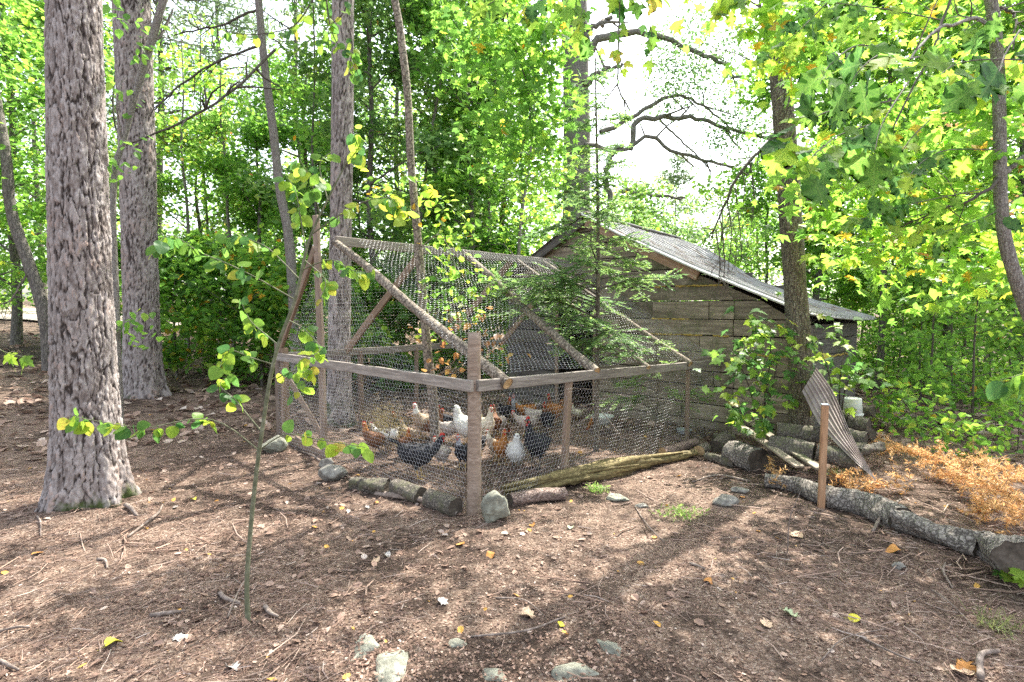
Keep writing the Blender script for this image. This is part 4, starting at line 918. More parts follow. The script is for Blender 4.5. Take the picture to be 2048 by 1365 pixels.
# distant pines
def pinefar(px, d, H, cb, cr, n, label, seed, trunkr=.12):
    return T(px, d, name='pine_tree', label=label, H=H, r=trunkr, cb=cb, cr=cr, n=n, size=.26, tname='thin', mat='pineneedle', tc=(.5, .2), seed=seed, group='pines far behind the run', sig=.26, rise=.05, cat='pine tree', sub=4)
pinefar(600, 20, 15, 4.5, 2.2, 6500, 'distant straight pine left of the middle pine', 101)
pinefar(330, 17, 14, 6.0, 2.6, 5200, 'feathery distant pine right of the second pine top', 102)
pinefar(455, 22, 15, 7.5, 2.6, 4200, 'feathery pine far behind the slim grey trunk', 103)
pinefar(1352, 24, 7.6, 1.5, 1.1, 4200, 'small narrow conifer against the sky above the shed roof', 104, .05)
pinefar(1500, 27, 6.2, 1.5, 1.2, 3400, 'narrow conifer between the shed roof and the speckled trunk', 105, .05)
pinefar(1858, 21, 15, 6.0, 1.6, 2400, 'pale straight trunk rising behind the oak leaves on the right', 106, .17)
pinefar(1905, 26, 15, 6.5, 1.6, 2200, 'second pale trunk far behind the oak leaves', 107, .16)

# the far wood that reads as one mass
rng = np.random.default_rng(200)
n = 110000; ang = rng.uniform(-.86, .86, n); dist = rng.uniform(24, 44, n)
x = np.tan(ang) * dist; px_all = 1024 + x / dist * F_PX
hmax = np.interp(px_all, [-200, 0, 250, 350, 560, 700, 1000, 1100, 1200, 1500, 1600, 2048, 2300], [11, 10, 8, 6.5, 6.5, 10, 11, 8, 6.0, 5.6, 9, 12, 12])
hmax = hmax * (.8 + .5 * (vnoise(px_all / 55, dist * 0 + 3, 77) + .5))
zrel = rng.random(n) ** .9 * hmax
cl = vnoise(x * .45, zrel * .55 + dist * .3, 78) + .5 * vnoise(x * 1.3, zrel * 1.3 + dist * .8, 79)
k = cl > .08
pos = np.stack([x, dist, ground_z(x, dist) + zrel], -1)[k]
V, Fa, mm = leaves(pos, .25, 'quad', rng)
tt = np.clip(.42 + .5 * vnoise(pos[:, 0] * .5, pos[:, 2] * .5, 80) + .15 * rng.normal(size=len(pos)), 0, .95)
tag(quick('distant_woods', V, Fa, M['leafbright'], tint=tt), kind='stuff')

# ------------------------------------------------------------------ hemlock growing inside the run
def conifer(name, label, top, base, r, cbz, brs, seed, sz=.045, dens=1.0, tc=(.5, .22), taper=None):
    rng = np.random.default_rng(seed); o = thing(name, label, 'tree')
    p = spline([base - Vector((0, 0, .1)), base.lerp(top, .5) + Vector((.03, 0, 0)), top], 30)
    V, Fq = tubeg(p, np.linspace(r, .006, 30), 10, .12, rng); quick('trunk', V, Fq, M['maplebark'], o, smooth=True, tint=np.full(len(Fq), .5))
    A = Acc(); L_ = []; D_ = []; Nn = []
    H = top.z - base.z
    for b in range(brs):
        f = (b + rng.random()) / brs; z = cbz + (top.z - cbz) * f
        c = np.array(list(base.lerp(top, (z - base.z) / H))); az = rng.random() * 6.28
        L = (taper(f) if taper else (1.15 * (1 - f) ** .8 + .12)) * (.35 + .85 * rng.random())
        d = np.array([math.cos(az), math.sin(az), .05 + .3 * rng.random()]); e = c + d * L + [0, 0, -(.12 + .35 * rng.random()) * L] + rng.normal(size=3) * .08 * L
        bp = spline([c, c + d * L * .55 + [0, 0, .02], e], 9); A.add(tubeg(bp, np.linspace(.009 * (1.2 - f), .002, 9), 4))
        side = np.cross([0, 0, 1.0], d); side /= np.linalg.norm(side)
        nt_ = int(L / .035 * dens)
        for k in range(nt_):
            g = .22 + .78 * (k + rng.random() * .5) / nt_; q = np.array([np.interp(g, np.linspace(0, 1, 9), bp[:, i]) for i in range(3)])
            sg = 1 if k % 2 else -1; tl = L * .42 * (1.05 - g) + .05; dd = d * .75 + side * sg * .8 + [0, 0, -.25]; dd += rng.normal(size=3) * .28; dd /= np.linalg.norm(dd); tl *= .6 + .8 * rng.random()
            A.add((lambda: tubeg(np.array([q, q + dd * tl]), [.0015, .0008], 3))())
            m = max(2, int(tl / .018)); u = (np.arange(m) + .5) / m
            for s2 in (1, -1):
                L_.append(q + dd * tl * u[:, None] + [0, 0, -.15] * (tl * u[:, None]) ** 1.5)
                w = dd * .75 + np.cross(dd, [0, 0, 1.0]) * s2 * .75; D_.append(np.tile(w, (m, 1)) + rng.normal(size=(m, 3)) * .15)
    tag(A.build('branches', M['darktwig'], o), kind='stuff')
    pos = np.vstack(L_); d = np.vstack(D_); d /= np.linalg.norm(d, axis=1)[:, None]
    nr = rng.normal(size=pos.shape) * .3 + [0, 0, 1]; nr -= d * (nr * d).sum(1)[:, None]; nr /= np.linalg.norm(nr, axis=1)[:, None]; s = np.cross(d, nr)
    Tm, Fq = tmpl('quad'); szs = sz * (.6 + .7 * rng.random(len(pos)))
    V = pos[:, None] + (Tm[None, :, 0:1] * s[:, None] * .8 + Tm[None, :, 1:2] * d[:, None] + Tm[None, :, 2:3] * nr[:, None]) * szs[:, None, None]
    Fa = (np.arange(len(pos))[:, None, None] * 4 + Fq[None]).reshape(-1, 4)
    t = clump_tint(pos, rng, *tc, freq=3)
    tag(quick('foliage', V.reshape(-1, 3), Fa, M['conifer'], o, tint=np.clip(t, 0, 1)), kind='stuff'); return o
base = P(1192, 900, 6.6); base.z = gz(base.x, base.y)
hem = conifer('hemlock_tree', 'young hemlock with feathery drooping sprays, growing inside the wire run before the shed', P(1190, 95, 6.6), base, .036, 1.0, 84, 5, tc=(.62, .25),
              taper=lambda f: 1.34 * (1 - f) ** 1.1 * (.55 + .45 * min(1, f * 4)) + .16)
for q in ([(1192, 805), (1140, 820), (1100, 835)], [(1192, 812), (1225, 850), (1250, 890)], [(1192, 830), (1150, 850), (1120, 880)], [(1194, 800), (1230, 790), (1262, 795)], [(1192, 780), (1150, 778), (1110, 792)]):
    limb(hem, [P(a, b, 6.5 - .1 * i) for i, (a, b) in enumerate(q)], .007, .002, 'twig', tw=5, twl=.16, name='dead_twigs')
g = G(1480, 905)
conifer('hemlock_tree', 'little yellow-green conifer spray by the wire next to the last run post', Vector((1.75, 6.9, 1.25)), Vector((1.82, 7.2, 0)), .012, .35, 16, 9, tc=(.8, .15), taper=lambda f: .55 * (1 - f) + .2)
# dead brown shrub behind the netting
o = thing('withered_shrub', 'withered brown evergreen bough standing among the hens behind the netting', 'shrub', (0, 0, 0))
c0 = G(775, 905)
rng = np.random.default_rng(33); A = Acc(); C = []
for k in range(16):
    d = np.array([rng.normal() * .35, rng.normal() * .3, 1.0]); d /= np.linalg.norm(d); L = .30 + .32 * rng.random(); b0 = np.array(list(c0)) + [rng.normal() * .08, rng.normal() * .08, 0]
    A.add(tubeg(spline([b0, b0 + d * L * .5 + rng.normal(size=3) * .03, b0 + d * L], 6), np.linspace(.006, .002, 6), 4))
    for u in np.linspace(.35, 1, 6): C.append(b0 + d * L * u)
tag(A.build('branches', M['twig'], o), kind='stuff'); C = np.array(C)
pos = C[rng.integers(0, len(C), 2600)] + rng.normal(size=(2600, 3)) * [.06, .05, .05]
leafmesh('foliage', pos, .035, 'thin', M['deadbrown'], o, rng, tint=(.5, .25), up=.1)

# ------------------------------------------------------------------ rocks
def rock(name, label, loc, size, seed, mat='rock', sink=.25, group=None, rz=0, cuts=12):
    bm = bmesh.new(); bmesh.ops.create_icosphere(bm, subdivisions=4, radius=1)
    rg = random.Random(seed)
    pl = [(Vector((rg.gauss(0, 1), rg.gauss(0, 1), rg.gauss(0, 1) * .8)).normalized(), .50 + .38 * rg.random()) for _ in range(cuts)]
    for v in bm.verts:
        c = v.co.copy()
        for nrm, dd in pl:
            e = c.dot(nrm) - dd
            if e > 0: c -= nrm * e * .92
        c += c.normalized() * (.13 * mnoise.noise(c * 2 + Vector((seed, 0, 0))) + .07 * mnoise.noise(c * 4.5 + Vector((seed, 0, 0))) + .03 * mnoise.noise(c * 12))
        v.co = Vector((c.x * size[0], c.y * size[1], c.z * size[2]))
    me = bpy.data.meshes.new(name); bm.to_mesh(me); bm.free(); me.materials.append(M[mat])
    me.polygons.foreach_set('use_smooth', [True] * len(me.polygons))
    o = bpy.data.objects.new(name, me); COL.objects.link(o)
    py_low = loc[1] < 3.2
    o.location = (loc[0], loc[1], gz(loc[0], loc[1]) + size[2] * (1 - sink * 2) - (.95 * size[2] if py_low else 0)); o.rotation_euler = (0, 0, rz)
    return tag(o, label, 'rock', group)
def rk_at(px, py, size, label, seed, **k): g = G(px, py); return rock('rock', label, g, size, seed, **k)
rk_at(992, 1042, (.115, .10, .135), 'pale green-grey lichened rock standing against the corner post', 1, sink=.12)
rk_at(668, 960, (.17, .12, .085), 'flat-topped brown-grey rock at the left end of the log edging', 2, mat='rockgrey', sink=.2)
rk_at(655, 938, (.09, .07, .075), 'small dark stone behind the flat-topped rock', 3, sink=.2, mat='rockgrey')
rk_at(545, 905, (.16, .14, .12), 'grey boulder at the left corner of the run', 4, sink=.2)
rk_at(1236, 1000, (.125, .075, .03), 'thin flat pale stone lying in front of the split log', 5, rz=-.5)
rk_at(1284, 1014, (.07, .05, .018), 'small flat stone right of the thin pale one', 6, mat='rockgrey')
rk_at(1452, 1008, (.14, .09, .05), 'low grey stone half buried right of the centre', 7, mat='rockgrey')
rk_at(1480, 985, (.08, .06, .035), 'smaller grey stone touching the half-buried one', 8, mat='rockgrey')
rk_at(725, 1295, (.12, .15, .055), 'buried pale rock at the lower left centre edge', 9, rz=.4)
rk_at(790, 1330, (.10, .20, .06), 'long pale rock rising from the litter at the bottom', 10, rz=.15)
rk_at(1218, 1298, (.06, .14, .05), 'narrow grey-green rock lying aslant at the bottom', 11, rz=.55)
rk_at(1155, 1350, (.19, .085, .05), 'broad pale-edged rock at the bottom centre', 12)
rk_at(985, 1356, (.10, .06, .04), 'small mossy rock at the very bottom', 13)
rk_at(915, 1290, (.07, .05, .03), 'small buried pale stone above the bottom rocks', 14)
rk_at(1800, 1140, (.05, .03, .025), 'wedge-shaped grey stone in the twigs on the right', 15, mat='rockgrey')

# ------------------------------------------------------------------ logs
def log(label, A, B, r, mat='logbark', cap='cutend', name='log', seed=0, wob=.12, mid=None, n=20, seg=26, group=None, rA=None, lift=True):
    A = Vector(A); B = Vector(B)
    r2 = r if rA is None else rA
    pts = [A, (A + B) / 2 + Vector(mid or (0, 0, 0)), B]
    o = pole(name, pts, [r2, (r + r2) / 2 * 1.02, r], M[mat], None, n=n, seg=seg, wob=wob, cap=M[cap], seed=seed)
    return tag(o, label, 'log', group)
def lg(label, pa, pb, r, **k):
    """log lying on the ground between two photo points"""
    a = G(*pa); b = G(*pb); s = k.pop('sink', .15); up = k.pop('up', 0)
    ra = k.get('rA', None) or r
    a.z += ra * (1 - s) + up; b.z += r * (1 - s) + up
    return log(label, a, b, r, **k)
lg('short mossy log with its dark end beside the corner post', (858, 1012), (912, 1034), .075, seed=1)
lg('second short mossy log left of the corner post', (790, 990), (842, 1008), .072, seed=2)
lg('broken knobbly log chunk with a hollow dark end', (722, 982), (778, 990), .075, rA=.055, seed=3, wob=.35)
lg('weathered half-round chunk at the left of the log edging', (700, 978), (735, 980), .055, seed=4, wob=.3)
lg('long bare curved stick under the two short logs', (752, 992), (915, 1034), .018, rA=.026, mat='twig', name='stick', seed=5, mid=(0.02, .04, .02), wob=.2)
lg('birch log with reddish peeling bark right of the pale rock', (1020, 1012), (1128, 1000), .055, mat='birch', seed=6, mid=(0, 0, .015))
# split rotten timber: a half log with deep lengthwise grooves
def split_log():
    a = G(1003, 1000); b = G(1392, 915); o = thing('split_log', 'long rotten log split lengthwise into yellow-brown slivers along the front of the run', 'log', (0, 0, 0))
    rg = np.random.default_rng(4)
    for k in range(11):
        t0 = 0 if k < 6 else .1 + .25 * rg.random(); t1 = .45 + .25 * rg.random() if k < 6 else .8 + .2 * rg.random()
        off = Vector((.0, 0, 0)) + (b - a).normalized().cross(Vector((0, 0, 1))) * (.10 * (rg.random() - .5)) + Vector((0, 0, .02 + .10 * rg.random()))
        A = a.lerp(b, t0) + off; B = a.lerp(b, t1) + off * .8
        q = pole('sliver', [A, (A + B) / 2 + Vector((0, 0, .02)), B], [.012, .026 + .012 * rg.random(), .010], M['rotwood'], o, n=7, seg=26, wob=.6, seed=k)
    body = pole('log_body', [a.lerp(b, .02) + Vector((0, .02, .04)), a.lerp(b, .5) + Vector((0, .03, .055)), b + Vector((0, 0, .05))], [.05, .075, .035], M['rotwood'], o, n=12, seg=40, wob=.45, seed=30)
    return o
split_log()
lg('thin pale birch log behind the right end of the split log', (1325, 915), (1392, 893), .055, mat='birch', seed=7, cap='cutpale')
lg('small round with a pale yellow cut face', (1412, 905), (1398, 912), .062, cap='cutpale', seed=8)
lg('dark-ended log lying right of the pale cut face', (1452, 885), (1432, 905), .075, seed=9)
lg('low rough log between the pale cut face and the hollow log', (1412, 920), (1470, 935), .05, seed=10, wob=.3)
lg('thick hollow log with dark round mouth and peeling bark', (1463, 925), (1516, 945), .13, mat='fallenbark', seed=11, rA=.135, wob=.14)
lg('flat round stump under the shed wall', (1425, 885), (1468, 886), .06, seed=12)
S3 = 'stacked logs under the speckled tree'
def lgd(label, pa, pb, d0, d1, r, **k):
    return log(label, P(pa[0], pa[1], d0), P(pb[0], pb[1], d1), r, **k)
lgd('upper log of the pair at the foot of the speckled trunk', (1552, 862), (1648, 872), 5.95, 5.8, .085, seed=13, group=S3)
lgd('lower left log of the pair at the foot of the speckled trunk', (1540, 890), (1628, 908), 5.75, 5.5, .10, seed=14, group=S3)
lgd('dark log low beside the ribbed metal sheet', (1635, 905), (1712, 925), 5.5, 5.3, .09, seed=15)
lgd('mossy broken log end right of the ribbed sheet', (1712, 905), (1762, 893), 5.7, 6.0, .05, seed=16, wob=.35)
for i, (pa, pb, d, r, lab) in enumerate([((1668, 828), (1700, 838), 6.6, .07, 'top left log of the firewood pile by the bucket'), ((1700, 845), (1738, 852), 6.4, .085, 'thick log of the firewood pile, below the bucket'),
        ((1716, 822), (1748, 824), 6.9, .06, 'cut log end behind the bucket'), ((1690, 872), (1732, 882), 6.2, .085, 'middle log of the firewood pile'), ((1715, 866), (1745, 868), 6.5, .07, 'right-hand log of the firewood pile, standing out at the end'), ((1690, 898), (1735, 900), 6.1, .07, 'bottom log of the firewood pile')]):
    lgd(lab, pa, pb, d, d - .15, r, seed=20 + i, group='firewood pile by the shed corner')
# fallen trunk running to the right
fl = thing('fallen_log', 'long fallen trunk with cracked peeling bark lying behind the stake', 'log', (0, 0, 0))
fp = [G(1530, 975), G(1590, 985), G(1650, 1010), G(1730, 1030), G(1800, 1060)]
pole('log_body', [q + Vector((0, 0, .065)) for q in fp], [.055, .065, .095, .11, .10], M['fallenbark'], fl, n=26, seg=60, wob=.2, cap=M['cutend'], seed=40)
lg('thin bark-covered log continuing right from the long fallen trunk', (1795, 1064), (1962, 1112), .075, mat='fallenbark', seed=41, rA=.085, wob=.3, seg=30)
lgd('big jagged hollow stump end at the right edge', (1960, 1085), (2048, 1120), 3.75, 3.15, .125, mat='fallenbark', seed=42, rA=.09, wob=.3)
# boards leaning, from the shed to the ground
for i, (a, b, da, db, lab, gr) in enumerate([((1457, 835), (1600, 934), 6.5, 5.2, 'left of two weathered planks slanting down between the logs', 0), ((1480, 832), (1640, 938), 6.6, 5.15, 'right of two weathered planks slanting down between the logs', 0)]):
    A, B = P(a[0], a[1], da), P(b[0], b[1], db)
    o = beam('plank', A, B, .09, .022, M['board'], None); tag(o, lab, 'plank', 'weathered planks leaning among the logs')
# stake
sg = G(1642, 1018)
o = thing('stake', 'brown square wooden stake with a pale blue top, driven in beside the fallen log', 'stake', sg)
tp_ = P(1650, 810, sg.y + .02) - sg
beam('shaft', (0, 0, -.12), tp_, .05, .05, M['stake'], o, roll=(-.3, -1, 0))
beam('painted_top', tp_, tp_ + Vector((0, 0, .006)), .051, .051, mat_flat('pale_blue_paint', (.36, .47, .56), .6), o, bevel=.001, roll=(-.3, -1, 0))
# ribbed metal sheet, warped, leaning
sh_o = thing('metal_sheet', 'loose twisted sheet of brown-grey ribbed roofing leaning by the speckled tree', 'metal sheet', (0, 0, 0))
u = np.linspace(0, 1, 30)
Lp = spline([P(1604, 783, 5.85), P(1640, 850, 5.6), P(1690, 905, 5.3), P(1742, 952, 5.0)], 30); Rp = spline([P(1632, 737, 6.0), P(1668, 790, 5.9), P(1705, 878, 5.45), P(1752, 962, 5.0)], 30)
prof = []
for q in range(7):
    prof += [(q / 7 + a / 7, b) for a, b in ((0, 0), (.55, 0), (.68, .016), (.84, .016), (.97, 0))]
prof.append((1, 0)); nP = len(prof); V = []
for i in range(30):
    wv = Rp[i] - Lp[i]; nrm = np.cross(wv, Lp[min(i + 1, 29)] - Lp[max(i - 1, 0)]); nrm /= np.linalg.norm(nrm) + 1e-9
    if nrm[1] > 0: nrm = -nrm
    for a, b in prof: V.append(Lp[i] + wv * a + nrm * (b * min(1, np.linalg.norm(wv) / .2) + .05 * math.sin(a * 3.1) * (1 - i / 29)))
ix = (np.arange(29)[:, None] * nP + np.arange(nP - 1)[None, :]).ravel()
mm_, nt_, bs_ = newmat('brown_grey_roofing'); nt_.links.new(ramp(nt_, nz(nt_, coords(nt_), 7, 5), [(.3, (.20, .155, .14)), (.7, (.33, .275, .26))]), bs_.inputs['Base Color']); bs_.inputs['Roughness'].default_value = .5; bs_.inputs['Metallic'].default_value = .2
so = quick('ribbed_panel', np.array(V), np.stack([ix, ix + nP, ix + nP + 1, ix + 1], -1), mm_, sh_o); so.modifiers.new('s', 'SOLIDIFY').thickness = .002
# bucket upside down
def lathe(name, prof, mat, parent, n=28, loc=(0, 0, 0)):
    V = [(r * math.cos(2 * math.pi * k / n), r * math.sin(2 * math.pi * k / n), z) for r, z in prof for k in range(n)]
    m = len(prof); i = (np.arange(m - 1)[:, None] * n); j = np.arange(n)[None, :]; j2 = (j + 1) % n
    o = quick(name, np.array(V), np.stack([i + j, i + j2, i + n + j2, i + n + j], -1).reshape(-1, 4), mat, parent, smooth=True); o.location = loc; return o
bk = thing('bucket', 'upturned white plastic bucket with dirty side standing on the firewood', 'bucket', P(1703, 834, 6.7))
wp = mat_noise('dirty_white_plastic', (.46, .45, .30), (.66, .68, .64), (.74, .76, .76), 6, rough=.45, bs_=.1)
lathe('bucket_body', [(.0, .225), (.095, .225), (.10, .215), (.104, .17), (.104, .165), (.118, .0), (.112, .0), (.098, .2), (0, .21)], wp, bk)
lathe('rim', [(.119, .03), (.124, .03), (.124, .045), (.118, .045)], wp, bk)
# feeding pans
pan = thing('feed_pan', 'wide pale plastic feed pan by the shed door', 'pan', P(1204, 848, 7.6)); 
lathe('pan_body', [(0, .02), (.10, .02), (.125, .09), (.16, .115), (.165, .11), (.13, .08), (.105, .0), (0, .0)], mat_flat('pale_pan_plastic', (.5, .52, .48), .5), pan)
g = G(1368, 868)
pan = thing('feed_pan', 'small grey pan near the last post of the run', 'pan', g)
lathe('pan_body', [(0, .015), (.07, .015), (.085, .06), (.10, .065), (.10, .06), (.08, .0), (0, .0)], mat_flat('grey_pan', (.3, .32, .33), .5), pan)

# ------------------------------------------------------------------ hens
def fm(name, a, b, c, sc=40): return mat_noise(name, a, b, c, sc, rough=.8, bs_=.5, bd=.004)
FM = {'white': fm('white_feathers', (.55, .52, .46), (.70, .68, .63), (.8, .79, .76)), 'cream': fm('cream_feathers', (.50, .42, .30), (.66, .58, .44), (.78, .72, .60)),
      'black': fm('black_feathers', (.008, .008, .010), (.016, .016, .020), (.04, .04, .05)), 'orange': fm('orange_feathers', (.22, .075, .02), (.36, .14, .035), (.50, .25, .07)),
      'brown': fm('brown_feathers', (.07, .03, .015), (.15, .065, .03), (.26, .13, .06)), 'grey': fm('grey_feathers', (.16, .16, .17), (.30, .30, .32), (.5, .5, .5), 60),
      'speck': fm('speckled_feathers', (.08, .05, .04), (.38, .32, .28), (.72, .68, .62), 90), 'tan': fm('tan_feathers', (.2, .14, .09), (.36, .27, .19), (.5, .4, .3), 60)}
RED = mat_flat('red_comb', (.48, .02, .015), .5); BEAK = mat_flat('horn_beak', (.45, .30, .10), .5); EYEM = mat_flat('dark_eye', (.01, .01, .01), .2); LEG = mat_flat('yellow_leg', (.42, .28, .09), .6); DLEG = mat_flat('dark_leg', (.06, .055, .05), .6)
def hen(label, px, py, hpx, heading, body='white', neck=None, tail=None, pose='up', comb=.022, silkie=False, legs='yellow', seed=0, dz=0, d=None, rooster=False):
    """hen standing at the photo point px,py (its feet), hpx photo pixels tall; heading is the direction it faces (degrees, 0 = right, 90 = away)"""
    g = G(px, py) if d is None else Vector((P(px, py, d).x, d, 0))
    if d is not None: g.z = gz(g.x, g.y)
    Ht = hpx * g.y / F_PX; s = Ht / (.52 if pose == 'up' else .40)
    rg = np.random.default_rng(seed + 500)
    o = thing('rooster' if rooster else 'hen', label, 'rooster' if rooster else 'hen', g, math.radians(heading), 'chickens in the run'); o.scale = (s, s, s)
    neck = neck or body; tail = tail or body
    nk = {'up': [(.108, .355, .052, .056), (.122, .40, .038, .040), (.130, .44, .029, .030), (.137, .468, .026, .027), (.148, .488, .026, .027), (.163, .492, .020, .020), (.173, .488, .006, .006)],
          'walk': [(.14, .29, .055, .062), (.18, .325, .038, .04), (.205, .36, .030, .030), (.222, .385, .027, .027), (.235, .398, .026, .026), (.252, .396, .02, .02), (.262, .392, .006, .006)],
          'peck': [(.14, .22, .055, .06), (.19, .17, .04, .042), (.22, .12, .03, .03), (.235, .085, .027, .027), (.245, .06, .024, .024), (.25, .045, .018, .018), (.25, .035, .006, .006)]}[pose]
    fat = 1.25 if silkie else 1
    bd = [(-.20, .34, .004, .004), (-.185, .33, .03, .04), (-.15, .30, .060, .075), (-.09, .262, .086, .098), (-.02, .245, .100, .112), (.05, .250, .094, .108), (.10, .275, .075, .085)]
    if pose == 'up': bd = [(-.172, .275, .004, .004), (-.155, .262, .032, .038), (-.122, .240, .060, .072), (-.070, .228, .086, .098), (-.012, .238, .098, .108), (.045, .272, .090, .098), (.085, .315, .070, .076)]
    sec = bd + nk; C = np.array([(a, 0, b) for a, b, _, _ in sec]); Rr = np.array([(c, e) for _, _, c, e in sec]) * (1, 1)
    if silkie: Rr = Rr * np.interp(np.arange(len(sec)), [0, 3, 8, 10, 13], [1.4, 1.2, 1.35, 1.7, .6])[:, None]; Rr[:len(bd)] *= 1.05
    n = 40; uu = np.linspace(0, 1, n); us = np.linspace(0, 1, len(sec)); C = spline(C, n); Rr = np.stack([np.interp(uu, us, Rr[:, i]) for i in range(2)], -1)
    t = np.gradient(C, axis=0); t /= np.linalg.norm(t, axis=1)[:, None]; side = np.tile([0, 1.0, 0], (n, 1)); upv = np.cross(t, side) * -1
    k = 18; th = np.linspace(0, 2 * np.pi, k, endpoint=False)
    V = C[:, None] + Rr[:, None, 0:1] * np.cos(th)[None, :, None] * side[:, None] + Rr[:, None, 1:2] * np.sin(th)[None, :, None] * upv[:, None]
    fl = .006 * (2.2 if silkie else 1); V = V + (rg.random(V.shape) - .5) * fl * np.minimum(1, Rr[:, None, 0:1] / .05)
    i = np.arange(n - 1)[:, None] * k; j = np.arange(k)[None, :]; j2 = (j + 1) % k
    Fq = np.stack([i + j, i + j2, i + k + j2, i + k + j], -1).reshape(-1, 4)
    mi = np.repeat((np.arange(n - 1) > n * .57).astype(int), k)
    V = V.reshape(-1, 3); Vs = [V]; Fs = [Fq]; Ms = [mi]; nv = len(V)
    # plumage: overlapping feathers lying back over the body
    nf = 900 if silkie else 620; fi = rg.integers(2, n - 6, nf); fk = rg.integers(0, k, nf); P0 = V.reshape(n, k, 3)[fi, fk]
    nrm = P0 - C[fi]; nrm /= np.linalg.norm(nrm, axis=1)[:, None]; back = -t[fi] + nrm * (.55 if silkie else .16) + rg.normal(size=(nf, 3)) * (.35 if silkie else .10); back /= np.linalg.norm(back, axis=1)[:, None]
    sd_ = np.cross(back, nrm); sd_ /= np.linalg.norm(sd_, axis=1)[:, None]; fs = (.022 + .02 * rg.random(nf)) * np.clip(Rr[fi, 0] / .08, .45, 1.1); wd = .12 if silkie else .30
    q = np.stack([P0, P0 + back * fs[:, None] * .6 + sd_ * fs[:, None] * wd, P0 + back * fs[:, None] + nrm * .002, P0 + back * fs[:, None] * .6 - sd_ * fs[:, None] * wd], 1)
    Vs.append(q.reshape(-1, 3)); Fs.append(np.arange(nf * 4).reshape(-1, 4) + nv); Ms.append((fi > n * .57).astype(int))
    quick('body', np.vstack(Vs), np.vstack(Fs), parent=o, smooth=True, midx=np.concatenate(Ms), mats=[FM[body], FM[neck]])
    # tail
    A = Acc(); m = 9 if rooster else 7; tl = .20 if rooster else .13
    if silkie: tl = .07
    for q in range(m):
        a = (q - (m - 1) / 2) / m; dd = np.array([-.62, a * .5, .62 + .35 * (1 - abs(a))]); dd /= np.linalg.norm(dd); b0 = np.array([-.14, a * .05, .285 if pose != 'up' else .25])
        pp = spline([b0, b0 + dd * tl * .6, b0 + dd * tl + np.array([-.05 if rooster else -.01, 0, -.03 if rooster else 0])], 6); w = np.array([.012, .018, .020, .018, .012, .002]) * (1 if not rooster else .9)
        up2 = np.array([0, 1.0, .0]) * .25 + np.array([.6, 0, .6]) * .9
        VV = np.concatenate([pp + up2 * w[:, None] * .6, pp + np.array([0, .003, 0]), pp - up2 * w[:, None] * .6]); ii = np.arange(5)
        A.add((VV, np.vstack([np.stack([ii, ii + 1, ii + 7, ii + 6], -1), np.stack([ii + 6, ii + 7, ii + 13, ii + 12], -1)])))
    A.build('tail', FM[tail], o)
    if not silkie:
        for sg_ in (1, -1):
            bm = bmesh.new(); bmesh.ops.create_uvsphere(bm, u_segments=14, v_segments=9, radius=1)
            for v in bm.verts:
                c = v.co; x = c.x; v.co = Vector((x * .115 - .02, sg_ * (.088 + c.y * sg_ * .018 - .012 * x), .262 + c.z * .055 * (1.1 - .35 * (x < 0) * abs(x)) + .02 * (-x) * .6))
            me = bpy.data.meshes.new('wing'); bm.to_mesh(me); bm.free(); me.materials.append(FM[tail if rooster else body]); me.polygons.foreach_set('use_smooth', [True] * len(me.polygons))
            w_ = bpy.data.objects.new('wing', me); COL.objects.link(w_); w_.parent = o
    hx, hz = nk[4][0], nk[4][1]; fdir = Vector((1, 0, -.1)) if pose != 'peck' else Vector((.25, 0, -1)); fdir.normalize(); upd = Vector((0, 1, 0)).cross(fdir) * -1 if pose != 'peck' else Vector((1, 0, .25)).normalized()
    if upd.z < 0 and pose != 'peck': upd = -upd
    hc = Vector((hx, 0, hz))
    # beak
    b0 = hc + fdir * .018; nb = 8
    VV = [b0 + fdir * .024 + Vector((0, 0, -.004))] + [b0 + Vector((0, .009 * math.cos(2 * math.pi * q / nb), 0)) + upd * (.008 * math.sin(2 * math.pi * q / nb)) for q in range(nb)]
    quick('beak', np.array([list(v) for v in VV]), [[0, 1 + q, 1 + (q + 1) % nb] for q in range(nb)], EYEM if silkie else BEAK, o)
    # comb with points, solid
    if comb:
        pts = [(.022, .018)]
        for q in range(5): x_ = .022 - .052 * (q + .5) / 5; pts += [(x_ + .003, .022 + comb * (1 - abs(q - 2) * .13)), (x_ - .005, .024 + comb * .35)]
        pts += [(-.034, .012), (0, .010)]
        VV = []; 
        for sg_ in (.0035, -.0035):
            for a, b in pts: v = hc + fdir * a + upd * b; VV.append((v.x, sg_, v.z))
        m = len(pts); quick('comb', np.array(VV), [list(range(m)), list(range(2 * m - 1, m - 1, -1))] + [[q, q + m, (q + 1) % m + m, (q + 1) % m] for q in range(m)], RED, o)
    for sg_ in (1, -1):
        A = Acc()
        c = hc + fdir * .014 - upd * .026 + Vector((0, sg_ * .007, 0)); pp = np.array([list(c + upd * .014), list(c), list(c - upd * .014), list(c - upd * .019)])
        if comb: A.add(tubeg(pp, [.004, .0075, .007, .001], 7)); A.add(tubeg(np.array([list(hc + Vector((0, sg_ * .019, 0)) + fdir * x) for x in (-.006, .004, .013, .02)]), [.004, .012, .011, .002], 7)); A.build('wattle', RED, o, True)
        e = hc + fdir * .006 + upd * .006 + Vector((0, sg_ * (.026 if not silkie else .034), 0)); bm = bmesh.new(); bmesh.ops.create_icosphere(bm, subdivisions=2, radius=.0055 if not silkie else .008)
        me = bpy.data.meshes.new('eye'); bm.to_mesh(me); bm.free(); me.materials.append(EYEM); eo = bpy.data.objects.new('eye', me); COL.objects.link(eo); eo.parent = o; eo.location = e
        # legs
        A = Acc(); x0 = .01 + sg_ * .022 * (pose == 'walk'); y0 = sg_ * .045
